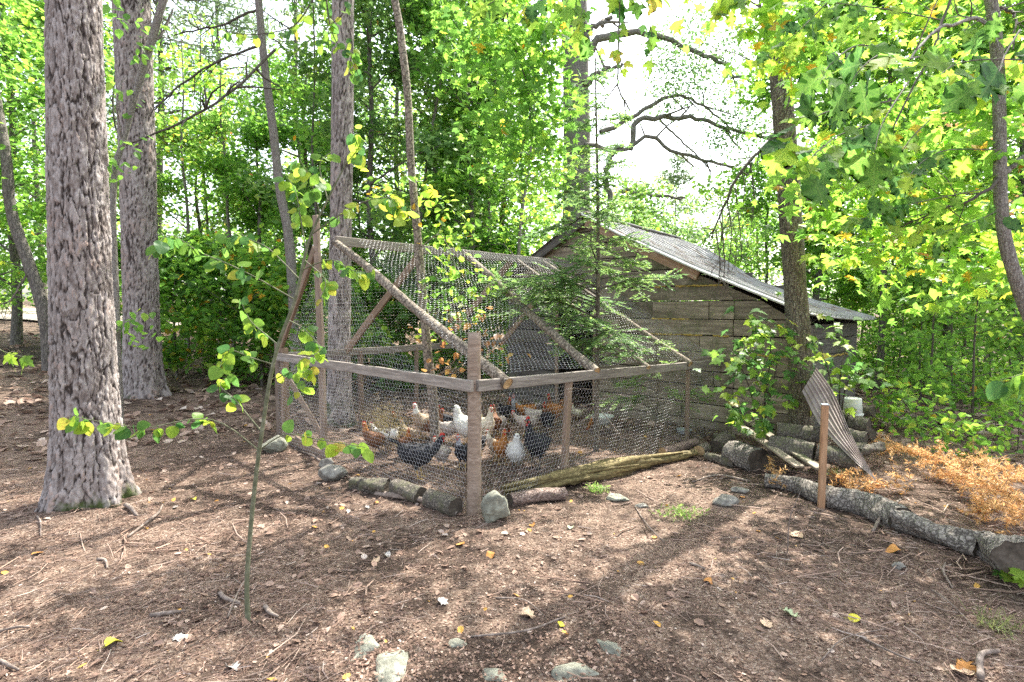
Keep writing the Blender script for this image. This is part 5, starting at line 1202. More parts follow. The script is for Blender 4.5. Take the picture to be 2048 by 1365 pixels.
        A.add(tubeg(np.array([[x0 - .01, y0, .19], [x0 - .02, y0, .12], [x0 - .012, y0, .10]]), [.036 * (1.2 if silkie else 1), .02 * (1.5 if silkie else 1), .008], 9))
        thigh = A.build('thigh', FM[body], o, True)
        A = Acc(); A.add(tubeg(np.array([[x0 - .016, y0, .115], [x0 - .006, y0, .05], [x0, y0, .008]]), [.0065, .0055, .006], 7))
        for an in (-.55, 0, .55, math.pi): 
            L = .05 if an != math.pi else .025
            A.add(tubeg(np.array([[x0, y0, .008], [x0 + math.cos(an) * L * .6, y0 + math.sin(an) * L * .6, .006], [x0 + math.cos(an) * L, y0 + math.sin(an) * L, .002]]), [.005, .004, .0012], 5))
        A.build('leg', DLEG if legs == 'dark' else LEG, o, True)
    return o
hen('rusty-necked hen with pale breast beside the withered bough', 748, 912, 72, 215, 'brown', 'orange', seed=1)
hen('bright white hen half hidden behind the withered bough', 770, 905, 55, 160, 'white', pose='walk', seed=2)
hen('tall white-necked hen with upright red comb behind the bough', 846, 878, 76, -130, 'tan', 'white', seed=3)
hen('dark hen with red comb behind the white-necked one', 868, 880, 62, 20, 'brown', seed=4)
hen('dark hen peeking left of the pale wire corner, at the back', 893, 868, 58, 200, 'black', 'brown', seed=5)
hen('tan speckled hen at the back left of the corner post', 900, 885, 48, 190, 'speck', pose='walk', seed=6)
hen('small hen with red comb peeking above the withered bough', 818, 890, 52, 185, 'tan', seed=16)
hen('large black rooster with red comb bending near the front netting', 838, 958, 82, 15, 'black', pose='walk', comb=.03, rooster=True, seed=7)
hen('cream hen behind the black rooster at the front', 882, 940, 72, -120, 'speck', 'cream', seed=8)
hen('white silkie with fluffy crest in front of the corner post', 932, 888, 78, 160, 'white', comb=0, silkie=True, seed=9)
hen('black hen with yellow legs left of the corner post', 925, 940, 76, -110, 'black', 'grey', seed=10)
hen('cream rooster with tall neck just right of the corner post', 972, 888, 80, -60, 'cream', rooster=True, comb=.03, seed=11)
hen('rufous hen right of the corner post, far back', 990, 872, 60, 100, 'brown', seed=12)
hen('buff orange hen with pale face, front row right of the post', 1004, 930, 76, -75, 'orange', 'orange', seed=13)
hen('pale hen standing behind the buff orange one', 992, 922, 64, 190, 'tan', 'cream', seed=24)
hen('fluffy white silkie facing the camera in the front row', 1032, 938, 78, -85, 'white', comb=0, silkie=True, legs='dark', seed=14)
hen('big black rooster with red face at the right of the front row', 1072, 938, 108, -125, 'black', comb=.03, legs='dark', rooster=True, seed=15)
hen('small speckled pale hen behind the fluffy white silkie', 1052, 872, 46, 170, 'speck', pose='walk', seed=17)
hen('orange hen with pale tail side-on at the back', 1052, 845, 40, 180, 'orange', tail='cream', pose='walk', seed=18)
hen('black hen at the back right of the corner post', 1012, 848, 56, -60, 'black', 'brown', seed=19)
hen('grey hen at the back beside the black one', 1030, 842, 56, -100, 'grey', seed=20)
hen('dark speckled hen between the rufous and the black hens', 996, 870, 42, 30, 'speck', 'brown', pose='peck', seed=25)
hen('dark brown hen upright behind the big black rooster', 1094, 868, 66, -110, 'black', 'brown', seed=21)
hen('russet rooster at the back by the middle post', 1108, 850, 64, -130, 'orange', 'brown', rooster=True, seed=22)
hen('cream hen standing in the shed doorway', 1154, 828, 36, 190, 'cream', d=8.4, seed=23)
hen('black hen facing the camera between the white silkie and the corner post', 958, 912, 64, -95, 'black', comb=.02, seed=31)
hen('brown hen close behind the black rooster at the left', 812, 915, 62, -60, 'brown', 'orange', seed=32)
hen('grey speckled hen low at the back of the flock', 1070, 858, 44, -30, 'speck', 'grey', pose='peck', seed=33)
hen('dark hen at the back left beyond the withered bough', 800, 872, 50, -150, 'black', 'brown', seed=34)
hen('small brown hen behind the hemlock stem by the feed pan', 1192, 862, 30, 200, 'orange', pose='peck', seed=26)

# ------------------------------------------------------------------ leaf meshes used one by one
def leaf_mesh(name, outline, cup=.10, n_mat='oneleaf', petiole=.35, wav=0):
    """outline: (half width, y) from base to tip, mirrored; folded along the midrib, with a stalk"""
    V = []; Fq = []; m = len(outline)
    def zf(w, y): return -.10 * y * y + cup * w - .25 * w * w + .03 * wav * math.sin(y * 9 + w * 6)
    for sg_ in (1, -1):
        b = len(V)
        V += [(0, 0, zf(0, 0)), (0, .33, zf(0, .33)), (0, .66, zf(0, .66))] + [(sg_ * w, y, zf(w, y)) for w, y in outline]
        f = [b] + [b + 3 + i for i in range(m)] + [b + 2, b + 1]; Fq.append(f if sg_ > 0 else f[::-1])
    b = len(V); r = .010
    for y in (0, -petiole):
        for k in range(3): V.append((r * math.cos(k * 2.09), y, r * math.sin(k * 2.09) + (.04 if y < 0 else 0)))
    for k in range(3): Fq.append([b + k, b + (k + 1) % 3, b + 3 + (k + 1) % 3, b + 3 + k])
    bm = bmesh.new(); vs = [bm.verts.new(v) for v in V]
    for f in Fq: bm.faces.new([vs[k] for k in f])
    bmesh.ops.triangulate(bm, faces=[f for f in bm.faces if len(f.verts) > 4]); bmesh.ops.remove_doubles(bm, verts=bm.verts, dist=1e-5)
    me = bpy.data.meshes.new(name); bm.to_mesh(me); bm.free(); me.polygons.foreach_set('use_smooth', [True] * len(me.polygons)); me.materials.append(M[n_mat]); return me
aspen_out = [(.06, -.02), (.26, .02), (.40, .14), (.47, .30), (.44, .46), (.46, .48), (.38, .62), (.39, .64), (.27, .80), (.27, .82), (.12, .94), (0, 1.02)]
ASP = [leaf_mesh('aspen_leaf', aspen_out, cup=c, petiole=.5, wav=w) for c, w in ((.12, 1), (-.10, -1), (.22, 1.5))]
oak_out = [(.03, .03), (.10, .10), (.25, .12), (.27, .19), (.33, .22), (.22, .26), (.10, .31), (.12, .36), (.27, .40), (.40, .40), (.39, .47), (.47, .53), (.34, .55), (.31, .60), (.20, .56), (.10, .57), (.11, .63), (.22, .70), (.33, .73), (.31, .79), (.35, .86), (.24, .84), (.16, .83), (.08, .80), (.07, .86), (.14, .93), (.08, .95), (0, 1.05)]
OAK = [leaf_mesh('oak_leaf', oak_out, cup=c, n_mat='oakleaf', petiole=.22, wav=w) for c, w in ((.15, 1), (-.15, 2), (.30, -2))]
map_out = [(.02, 0), (.16, -.06), (.30, .06), (.22, .12), (.50, .26), (.60, .40), (.40, .40), (.24, .42), (.34, .64), (.20, .62), (.13, .66), (.12, .84), (0, 1.04)]
MAP = [leaf_mesh('maple_leaf', map_out, cup=c, n_mat='oakleaf', petiole=.4, wav=w) for c, w in ((.1, 1), (-.12, 1), (.2, -1))]
MAPB = [leaf_mesh('maple_leaf', map_out, cup=c, n_mat='oneleaf', petiole=.4, wav=w) for c, w in ((.1, 1), (-.12, 1), (.2, -1))]
def put_leaf(meshes, at, d, size, parent, rg, nrm=None, name='leaf'):
    """hang one leaf: stalk at 'at', blade along d"""
    d = Vector(d).normalized(); n = Vector(nrm) if nrm else Vector((rg.gauss(0, .4), rg.gauss(0, .4) - .25, 1))
    n = (n - d * n.dot(d)).normalized(); s = d.cross(n)
    Mx = Matrix((s, d, n)).transposed().to_4x4(); Mx.translation = Vector(at) + d * size * .3
    o = bpy.data.objects.new(name, rg.choice(meshes)); COL.objects.link(o); o.parent = parent
    o.matrix_local = Mx @ Matrix.Diagonal((size * rg.uniform(.85, 1.1), size, size, 1)); return o

# foreground aspen sapling
asp = thing('aspen_sapling', 'slim aspen sapling in the foreground with round toothed leaves', 'sapling', (0, 0, 0))
AD = G(495, 1245).y
stem = [(496, 1248), (494, 1160), (503, 1040), (516, 920), (540, 760), (560, 680), (590, 600), (608, 520), (622, 470), (655, 400), (690, 330), (702, 290)]
p = spline([P(a, b, AD + .02 * i) for i, (a, b) in enumerate(stem)], 60); p[0][2] -= .08
V, Fq = tubeg(p, np.interp(np.linspace(0, 1, 60), [0, .03, .2, .6, 1], [.016, .0125, .011, .008, .003]), 12, .06); quick('stem', V, Fq, M['sapling'], asp, smooth=True)
rg = random.Random(4)
AB = [([(516, 900), (450, 850), (390, 838), (300, 855), (240, 850), (180, 840), (140, 832)], -.35, 24), ([(512, 905), (570, 870), (640, 880), (700, 890), (730, 895)], -.5, 10), ([(548, 730), (500, 715), (455, 700), (440, 735)], -.2, 12),
      ([(556, 690), (520, 660), (500, 640), (480, 600)], .2, 11), ([(590, 600), (520, 560), (460, 530), (400, 505), (340, 470), (310, 500)], -.3, 20), ([(600, 560), (540, 500), (500, 480), (470, 470), (430, 520)], .2, 14),
      ([(612, 500), (600, 430), (590, 380), (570, 350)], .1, 14), ([(622, 470), (680, 430), (740, 400), (790, 400), (815, 440)], -.3, 18), ([(640, 430), (620, 360), (600, 320)], -.2, 10),
      ([(655, 400), (640, 330), (668, 300)], .2, 8), ([(690, 330), (720, 290), (710, 260)], -.1, 9), ([(604, 540), (660, 520), (700, 540), (740, 545)], -.3, 13), ([(575, 640), (610, 660), (640, 700), (600, 720)], -.3, 13), ([(540, 760), (580, 745), (620, 740), (590, 790)], -.3, 12), ([(520, 860), (470, 800), (440, 770), (470, 745)], .1, 10), ([(608, 520), (650, 560), (640, 600)], -.2, 7)]
for pts, dz, nl in AB:
    bp = spline([P(a, b, AD + .15 + dz * k / (len(pts) - 1)) for k, (a, b) in enumerate(pts)], 18)
    V, Fq = tubeg(bp, np.linspace(.0042, .0012, 18), 5); quick('branch', V, Fq, M['sapling'], asp, smooth=True)
    nl = int(nl * 1.6)
    for k in range(nl):
        i = min(17, 4 + int(13.5 * (k + .5) / nl)); a = Vector(bp[i]); tv = Vector(bp[i] - bp[i - 1]).normalized()
        d = tv * .3 + Vector((rg.gauss(0, .7), rg.gauss(0, .7), -.75 + rg.gauss(0, .45)))
        put_leaf(ASP, a, d, rg.uniform(.034, .074), asp, rg, nrm=(rg.gauss(0, .5), -1 + rg.gauss(0, .6), .45 + rg.gauss(0, .5)))
# aspen twigs hanging in from the top, near the middle pine
tw = thing('hanging_twig', 'thin twigs with small round yellow-green leaves hanging from above beside the middle pine', 'twig', (0, 0, 0))
for pts, nl in (([(690, -60), (640, -20), (600, 40), (570, 60), (500, 70), (450, 62), (420, 55)], 24), ([(650, -60), (655, 20), (670, 80), (700, 110), (720, 160)], 22), ([(700, -60), (690, 20), (650, 60), (640, 90)], 16), ([(700, 60), (705, 100), (700, 130), (712, 160)], 10)):
    bp = spline([P(a, b, 3.9) for a, b in pts], 18); V, Fq = tubeg(bp, np.linspace(.006, .0015, 18), 5); quick('twig', V, Fq, M['darktwig'], tw, smooth=True)
    for k in range(nl):
        a = Vector(bp[min(17, 2 + int(15.5 * k / nl))]); put_leaf(ASP, a, (rg.gauss(0, .6), rg.gauss(0, .5), -.8), rg.uniform(.04, .07), tw, rg, nrm=(rg.gauss(0, .6), -1, .4 + rg.gauss(0, .5)))
# near oak leaves: twigs of the curved oak reaching over the view
def oak_twig(pts, ds, nl, size, jit=.10, meshes=OAK, parent=oak, r=.004, droop=-.55):
    bp = spline([P(a, b, d) for (a, b), d in zip(pts, ds)], 16); V, Fq = tubeg(bp, np.linspace(r, .0015, 16), 5); quick('twig', V, Fq, M['darktwig'], parent, smooth=True)
    for k in range(nl):
        i = min(15, 3 + int(12.9 * (k + rg.random()) / nl)); a = Vector(bp[i]) + Vector((rg.gauss(0, .02), rg.gauss(0, .03), 0)); tv = Vector(bp[i] - bp[i - 1]).normalized()
        d = tv * .5 + Vector((rg.gauss(0, .6), rg.gauss(0, .45), droop + rg.gauss(0, .35)))
        put_leaf(meshes, a, d, size * .84 * rg.uniform(.6, 1.15), parent, rg, nrm=(rg.gauss(0, .5), -.75 + rg.gauss(0, .5), .6 + rg.gauss(0, .4)))
oak_twig([(1860, 110), (1800, 120), (1760, 110), (1720, 140), (1700, 170)], [3.2, 2.6, 2.3, 2.2, 2.15], 9, .20)
oak_twig([(1780, 115), (1720, 90), (1660, 130), (1640, 170)], [2.8, 2.6, 2.4, 2.3], 7, .18)
oak_twig([(1800, 200), (1700, 215), (1640, 230), (1600, 270)], [3.0, 2.6, 2.4, 2.3], 8, .18)
oak_twig([(1820, 160), (1780, 220), (1760, 260), (1750, 300)], [3.0, 2.7, 2.6, 2.5], 9, .18)
oak_twig([(1740, 250), (1680, 270), (1640, 300), (1610, 330)], [2.9, 2.7, 2.5, 2.4], 8, .17)
oak_twig([(2040, 60), (2010, 110), (2000, 140), (1980, 170)], [2.4, 2.2, 2.1, 2.05], 6, .20)
oak_twig([(2060, 120), (1960, 120), (1910, 130), (1880, 150)], [2.9, 2.7, 2.6, 2.5], 9, .17)
oak_twig([(1880, 40), (1780, 20), (1700, 10), (1620, 0)], [3.6, 3.3, 3.1, 3.0], 12, .17)
oak_twig([(1700, -40), (1640, 20), (1600, 60), (1540, 110)], [3.4, 3.3, 3.2, 3.2], 11, .17)
oak_twig([(1700, 340), (1660, 330), (1640, 300), (1620, 320)], [3.4, 3.3, 3.2, 3.1], 8, .16)
oak_twig([(2000, 300), (1900, 300), (1850, 320), (1820, 350)], [4.0, 3.8, 3.6, 3.4], 12, .17)
oak_twig([(1960, 380), (1860, 400), (1780, 420), (1720, 440)], [4.4, 4.0, 3.9, 3.8], 14, .17)
oak_twig([(1860, 240), (1820, 280), (1790, 330), (1760, 380)], [3.8, 3.6, 3.5, 3.4], 12, .17)
oak_twig([(2060, 380), (1980, 430), (1900, 460), (1860, 470)], [4.3, 4.1, 4.0, 4.0], 12, .17)
oak_twig([(2060, 0), (1980, 30), (1930, 60), (1900, 90)], [3.4, 3.3, 3.2, 3.1], 8, .17)
# a second oak standing out of view above, its boughs reaching in along the top
ov = thing('overhanging_oak_bough', 'bough of bright lobed leaves hanging into the top of the view over the dead tree', 'bough', (0, 0, 0))
for pts in ([(1180, -80), (1150, -20), (1120, 20), (1090, 50)], [(1200, -110), (1220, -60), (1230, -30), (1240, 0)], [(1300, -110), (1310, -60), (1300, -20), (1330, 0)], [(1180, -60), (1170, 0), (1160, 40), (1150, 70)],
            [(1440, -80), (1430, -40), (1460, -20), (1480, 10)], [(1260, -110), (1265, -60), (1262, -30), (1268, 0)], [(1520, -80), (1500, -30), (1470, 0), (1450, 20)], [(1100, -80), (1070, -30), (1060, 0), (1055, 30)], [(1020, -80), (1010, -30), (990, 0), (960, 20)]):
    oak_twig(pts, [4.0, 3.9, 3.8, 3.8], 8, .15, parent=ov, droop=-.7, meshes=MAPB + [OAK[0]])
oak_twig([(1240, 0), (1238, 60), (1240, 90), (1242, 130)], [3.8] * 4, 9, .11, parent=ov, droop=-.9, meshes=MAPB)
oak_twig([(1300, 20), (1300, 50), (1305, 80), (1300, 105)], [3.8] * 4, 8, .11, parent=ov, droop=-.9, meshes=MAPB)
# mid-distance lobed foliage of the curved oak (hundreds: one mass)
CL = [P(a, b, d) for a, b, d in [(1560, 60, 5), (1600, 20, 5), (1620, 120, 5), (1650, 60, 4.5), (1700, 60, 5), (1780, 70, 5), (1640, 340, 4.6), (1700, 330, 4.8), (1680, 380, 5), (1750, 350, 5), (1800, 300, 5), (1850, 200, 5), (1900, 250, 5.2), (1930, 330, 5), (1780, 420, 5.2), (1830, 460, 5.4), (1720, 460, 5.4), (1760, 500, 5.6), (1900, 420, 5.2), (1960, 470, 5.2), (1980, 260, 5), (2030, 220, 4.8), (2040, 420, 5), (1880, 520, 5.6), (1700, 520, 6), (1930, 140, 5), (2020, 150, 5), (1860, 20, 5), (1760, 0, 5), (1560, 0, 5), (1500, 20, 5), (1960, 200, 5), (1860, 330, 5), (1800, 560, 5.8), (1650, 440, 5.6), (2030, 500, 5.2), (1950, 560, 5.4)]]
leaf_on(oak, CL, 2300, .125, 'maple', 'leafbright', (.62, .22), [.22, .3, .16], 88, droop=.7)
tl_ = thing('overhanging_maple_bough', 'bough of yellow-green maple leaves reaching in from above, left of the thick dead trunk', 'bough', (0, 0, 0))
CL = [P(a, b, 5.6) for a, b in ((1000, 60), (1040, 120), (1080, 90), (1100, 170), (1060, 200), (1020, 250), (1080, 260), (1100, 230), (1080, 300), (980, 150), (1040, 20), (1110, 60), (960, 60), (930, 120), (1000, 310), (1060, 330), (970, 260), (1100, 100), (1090, 30), (900, 30))]
leaf_on(tl_, CL, 1900, .088, 'maple', 'leafbright', (.42, .25), [.18, .25, .16], 89, droop=.7)
limb(tl_, [P(1000, -80, 5.8), P(1020, 60, 5.7), P(1060, 200, 5.6), P(1040, 320, 5.6)], .012, .004, 'darktwig', tw=10, twl=.4)
limb(tl_, [P(1110, -80, 5.8), P(1080, 60, 5.7), P(1110, 200, 5.6)], .01, .004, 'darktwig', tw=8, twl=.4)
# maple saplings before the shed wall, leaf by leaf
def maple_sap(label, base_px, stems, nl, size, d, seed):
    o = thing('maple_sapling', label, 'sapling', (0, 0, 0), group='maple saplings at the shed wall'); rg2 = random.Random(seed)
    b = G(*base_px)
    for pts in stems:
        q = [Vector((b.x, b.y, b.z - .03))] + [P(a, c, d + dd) for a, c, dd in pts]
        bp = spline(q, 20); V, Fq = tubeg(bp, np.linspace(.010, .002, 20), 6); quick('stem', V, Fq, M['darktwig'], o, smooth=True)
        for k in range(nl // len(stems)):
            i = min(19, 6 + int(13.9 * rg2.random())); a = Vector(bp[i]); hx = Vector((rg2.gauss(0, .13), rg2.gauss(0, .12), rg2.gauss(0, .07)))
            e = a + hx; V, Fq = tubeg(np.array([list(a), list(a + hx * .5 + Vector((0, 0, .02))), list(e)]), [.0022, .0014, .001], 3); 
            if k % 3 == 0: quick('twig', V, Fq, M['darktwig'], o)
            put_leaf(MAP if rg2.random() < .6 else MAPB, e, (rg2.gauss(0, .7), rg2.gauss(0, .5) - .3, -.35), size * rg2.uniform(.7, 1.2), o, rg2, nrm=(rg2.gauss(0, .4), -.35 + rg2.gauss(0, .3), 1))
    return o
maple_sap('leafy maple sapling at the end of the run rail, left of the speckled trunk', (1520, 885), [[(1500, 780, 0), (1460, 700, 0), (1440, 740, 0)], [(1530, 760, 0), (1500, 700, 0), (1520, 660, 0)], [(1540, 780, 0), (1520, 810, -.1), (1450, 780, -.2)], [(1540, 720, .1), (1535, 650, .1), (1510, 630, .1)], [(1550, 750, 0), (1560, 700, 0), (1575, 640, 0)], [(1520, 840, 0), (1490, 850, -.1), (1470, 820, -.2)]], 240, .105, 6.0, 1)
maple_sap('maple sapling between the speckled trunk and the shed corner', (1680, 880), [[(1660, 760, 0), (1640, 690, 0), (1620, 650, 0)], [(1680, 760, 0), (1690, 700, 0), (1680, 660, 0)], [(1690, 780, 0), (1720, 740, 0), (1750, 745, 0)], [(1660, 800, 0), (1640, 770, 0), (1650, 730, .1)]], 140, .10, 6.2, 2)
sg3 = thing('oak_seedling', 'dark green lobed seedling leaves at the lower right edge', 'plant', G(2060, 1195)); b3 = sg3.location.copy(); sg3.location = (0, 0, 0)
for k in range(11):
    e = b3 + Vector((rg.gauss(0, .06) - .03, rg.gauss(0, .05), .10 + .06 * rg.random())); V, Fq = tubeg(np.array([list(b3), list((b3 + e) / 2 + Vector((0, 0, .03))), list(e)]), [.003, .002, .0012], 4); quick('stem', V, Fq, M['sapling'], sg3)
    put_leaf(OAK, e, (rg.gauss(-.5, .6), rg.gauss(-.2, .6), -.2), .12, sg3, rg, nrm=(rg.gauss(0, .3), -.3, 1))
lf = thing('hanging_twig', 'twig with two big dark round leaves poking in at the right edge', 'twig', (0, 0, 0))
bp = spline([P(2100, 700, 3.0), P(2050, 745, 3.0), P(2000, 760, 3.0)], 8); V, Fq = tubeg(bp, np.linspace(.004, .002, 8), 5); quick('twig', V, Fq, M['sapling'], lf)
for k in range(6): put_leaf(ASP, Vector(bp[1 + k]), (rg.gauss(-.3, .4), 0, -.6), .11, lf, rg, nrm=(rg.gauss(0, .4), -1, .3))
lf = thing('hanging_twig', 'leafy twig poking in at the left edge, low beside the nearest pine', 'twig', (0, 0, 0))
bp = spline([P(-60, 660, 4.0), P(0, 700, 4.0), P(50, 715, 4.0)], 8); V, Fq = tubeg(bp, np.linspace(.004, .002, 8), 5); quick('twig', V, Fq, M['sapling'], lf)
for k in range(8): put_leaf(MAPB, Vector(bp[min(7, k)]), (rg.gauss(.2, .4), 0, -.4), .10, lf, rg, nrm=(rg.gauss(0, .4), -.5, .8))

# ------------------------------------------------------------------ dead orange conifer bough on the ground
ob = thing('dead_conifer_bough', 'fallen conifer bough with bright orange dead needles at the right', 'bough', (0, 0, 0))
rng = np.random.default_rng(71); A = Acc(); PP = []; DDs = []
for pa, pb, n in (((2110, 1080), (1890, 960), 60), ((2100, 1060), (1760, 900), 55), ((2120, 1100), (1950, 1040), 45), ((2110, 1040), (1930, 930), 45), ((1840, 985), (1730, 985), 12), ((1640, 960), (1700, 985), 9), ((1800, 930), (1740, 880), 14), ((1560, 965), (1530, 985), 5), ((1730, 990), (1680, 1010), 7)):
    a = np.array(list(G(*pa))); b = np.array(list(G(*pb))); hgt = .18 if n > 40 else .08
    bp = spline([a + [0, 0, .12], (a + b) / 2 + [0, 0, hgt], b + [0, 0, .05]], 14); A.add(tubeg(bp, np.linspace(.012 if n > 40 else .005, .003, 14), 5)); d0 = (b - a) / np.linalg.norm(b - a)
    for k in range(n):
        u = rng.random(); q = np.array([np.interp(u, np.linspace(0, 1, 14), bp[:, i]) for i in range(3)]); dd = d0 * .5 + rng.normal(size=3) * [.7, .7, .4]; dd /= np.linalg.norm(dd); L = .12 + .2 * rng.random()
        A.add(tubeg(np.array([q, q + dd * L]), [.0025, .001], 3)); m = int(L / .0045); uu = rng.random(m)
        PP.append(q + dd * L * uu[:, None]); DDs.append(dd * .6 + rng.normal(size=(m, 3)) * .6)
A.build('twigs', M['twig'], ob)['kind'] = 'stuff'; PP = np.vstack(PP); DDs = np.vstack(DDs)
leafmesh('needles', PP, .042, 'thin', M['orange'], ob, rng, tint=np.clip(.5 + .25 * rng.normal(size=len(PP)), 0, 1), up=.3, outward=DDs)
for i, (px, py, w, lab) in enumerate([(1360, 1035, .10, 'small yellow-green sprig on the litter right of the centre'), (1195, 985, .05, 'tiny green sprig by the birch log')]):
    g = G(px, py); o = thing('sprig', lab, 'sprig', (0, 0, 0)); pos = np.array(list(g)) + rng.normal(size=(160, 3)) * [w, w * .7, .015] + [0, 0, .035]
    leafmesh('needles', pos, .05, 'thin', M['conifer'], o, rng, tint=(.95, .05), up=.6)
# orange leaves among the far right foliage
go = thing('orange_leaf_spray', 'orange autumn leaves behind the curved oak trunk', 'foliage', (0, 0, 0))
leaf_on(go, [P(a, b, 7.5) for a, b in ((1950, 235), (2020, 240), (1930, 225), (1990, 222), (2045, 400), (2040, 250))], 330, .06, 'ovate', 'orange', (.55, .2), [.16, .2, .09], 90)

# ------------------------------------------------------------------ litter on the ground
rng = np.random.default_rng(300)
def scatter(n, r0, r1, a=1.0, power=1.0):
    an = rng.uniform(-a, a, n); u = rng.random(n) ** power; r = r0 + (r1 - r0) * u
    return np.stack([np.sin(an) * r, np.cos(an) * r], -1)
def lay(name, xy, size, tname, mat, tint, up=2.5, sv=.6, lift=.004):
    pos = np.stack([xy[:, 0], xy[:, 1], ground_z(xy[:, 0], xy[:, 1]) + lift], -1)
    V, Fa, m = leaves(pos, size, tname, rng, droop=0, up=up, sizevar=sv)
    return tag(quick(name, V, Fa, M[mat], tint=np.repeat(np.clip(tint, 0, 1), m)), kind='stuff')
n = 95000; xy = scatter(n, 1.3, 9, power=1.05); dens = vnoise(xy[:, 0] * 1.1, xy[:, 1] * 1.1, 55) + .4 * vnoise(xy[:, 0] * 4, xy[:, 1] * 4, 56); xy = xy[dens + .35 * rng.random(n) > -.12]
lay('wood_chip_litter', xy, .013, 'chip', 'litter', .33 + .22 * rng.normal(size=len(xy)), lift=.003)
n = 42000; xy = scatter(n, 1.4, 11, power=1.0); dens = vnoise(xy[:, 0] * .8, xy[:, 1] * .8, 65) + .4 * vnoise(xy[:, 0] * 3, xy[:, 1] * 3, 66) + .18 * np.clip(xy[:, 0] - 1.2, 0, 2) + .22 * np.exp(-((xy[:, 0] + 3.4) ** 2 + (xy[:, 1] - 4.2) ** 2) / 1.2) + .25 * (xy[:, 1] < 2.1)
xy = xy[dens + .3 * rng.random(n) > .02]
# straw, needles and thin twigs
pos = np.stack([xy[:, 0], xy[:, 1], ground_z(xy[:, 0], xy[:, 1]) + .008], -1); m = len(pos); an = rng.random(m) * 6.28; L = .02 + .07 * rng.random(m) ** 2
d = np.stack([np.cos(an), np.sin(an), .12 * rng.normal(size=m)], -1) * L[:, None]; w = (.0009 + .0016 * rng.random(m) ** 3)[:, None]
s = np.stack([-np.sin(an), np.cos(an), 0 * an], -1) * w; zz = np.array([0, 0, 1.0]) * w * 1.6; bend = rng.normal(size=(m, 3)) * [.12, .12, .03] * L[:, None]
V = np.stack([pos - d - s, pos - d + s, pos - d + zz, pos + bend - s, pos + bend + s, pos + bend + zz, pos + d - s, pos + d + s, pos + d + zz], 1).reshape(-1, 3)
b = np.arange(m)[:, None] * 9; Fq = np.vstack([b + np.array(q) + k for k in (0, 3) for q in ([0, 3, 5, 2], [2, 5, 4, 1])])
tt = np.clip(.5 + .2 * rng.normal(size=m), 0, .95); tag(quick('needle_litter', V, Fq, M['litter'], tint=np.tile(tt, 4)), kind='stuff')
n = 9000; xy = scatter(n, 1.6, 15, power=.75); dens = vnoise(xy[:, 0] * .7, xy[:, 1] * .7, 75) + .05 * np.abs(xy[:, 0]) + .07 * (xy[:, 1] - 5); xy = xy[dens + .3 * rng.random(n) > .16]
lay('dead_leaf_litter', xy, .040, 'litter', 'litter', .55 + .18 * rng.normal(size=len(xy)), up=1.8, lift=.006)
n = 9000; an = rng.uniform(-.95, .95, n); r = rng.uniform(8, 20, n); xy = np.stack([np.sin(an) * r, np.cos(an) * r], -1)
lay('woodland_leaf_litter', xy, .11, 'litter', 'litter', .55 + .2 * rng.normal(size=len(xy)), up=1.8, lift=.008)
n = 1500; xy = scatter(n, 1.6, 9, power=.8); lay('coloured_leaf_litter', xy[:200], .036, 'litter', 'litter', np.full(200, 1.0), up=1.8)
A = Acc(); zones = [(-3.3, 4.1, .9, .35, 150), (3.3, 3.6, .8, .35, 130), (3.6, 2.6, .7, .5, 90), (.4, 1.7, 1.6, .25, 70), (1.8, 6.6, .9, .5, 90), (0, 3, 3, 1.3, 110), (-5.3, 7.4, .8, .5, 50), (2.4, 5.0, .9, .4, 90)]
for cx_, cy_, sx_, sy_, nn_ in zones:
    for k in range(nn_):
        x_, y_ = cx_ + sx_ * rng.normal(), cy_ + sy_ * rng.normal(); L = .05 + .16 * rng.random() ** 1.5; an = rng.normal() * .8 + (.6 if rng.random() < .5 else 2.4)
        if y_ < 1.4: continue
        q0 = np.array([x_, y_, gz(x_, y_) + .006 + .02 * rng.random()]); dd = np.array([math.cos(an), math.sin(an), .1 * rng.normal()]) * L; r_q = .0018 + .0045 * rng.random() ** 2.5
        A.add(tubeg(np.array([q0 - dd, q0 + rng.normal(size=3) * [.12, .12, .05] * L, q0 + dd]), [r_q, r_q * .9, r_q * .6], 5), .35 + .45 * rng.random())
A.build('twig_litter', M['litter'])['kind'] = 'stuff'
nn = 220; cc = [G(725, 1295), G(790, 1330), G(1218, 1298), G(1155, 1350), G(985, 1356)]
xy = np.vstack([np.stack([c.x + .16 * rng.normal(size=nn), c.y + .13 * rng.normal(size=nn)], -1) for c in cc])
lay('chip_litter_round_rocks', xy, .013, 'chip', 'litter', .38 + .2 * rng.normal(size=len(xy)), lift=.016)
# low green ground cover in the wood on the right and behind the run
n = 16000; xx = rng.uniform(5.2, 18, n); yy = rng.uniform(6.8, 20, n); k = vnoise(xx * .9, yy * .9, 91) > .0; xy = np.stack([xx, yy], -1)[k]
pos = np.stack([xy[:, 0], xy[:, 1], ground_z(xy[:, 0], xy[:, 1]) + .05 + .35 * rng.random(len(xy)) ** 2], -1)
V, Fa, mm = leaves(pos, .085, 'ovate', rng); tag(quick('ground_cover', V, Fa, M['leafbright'], tint=np.repeat(np.clip(.5 + .2 * rng.normal(size=len(pos)), 0, .95), mm)), kind='stuff')
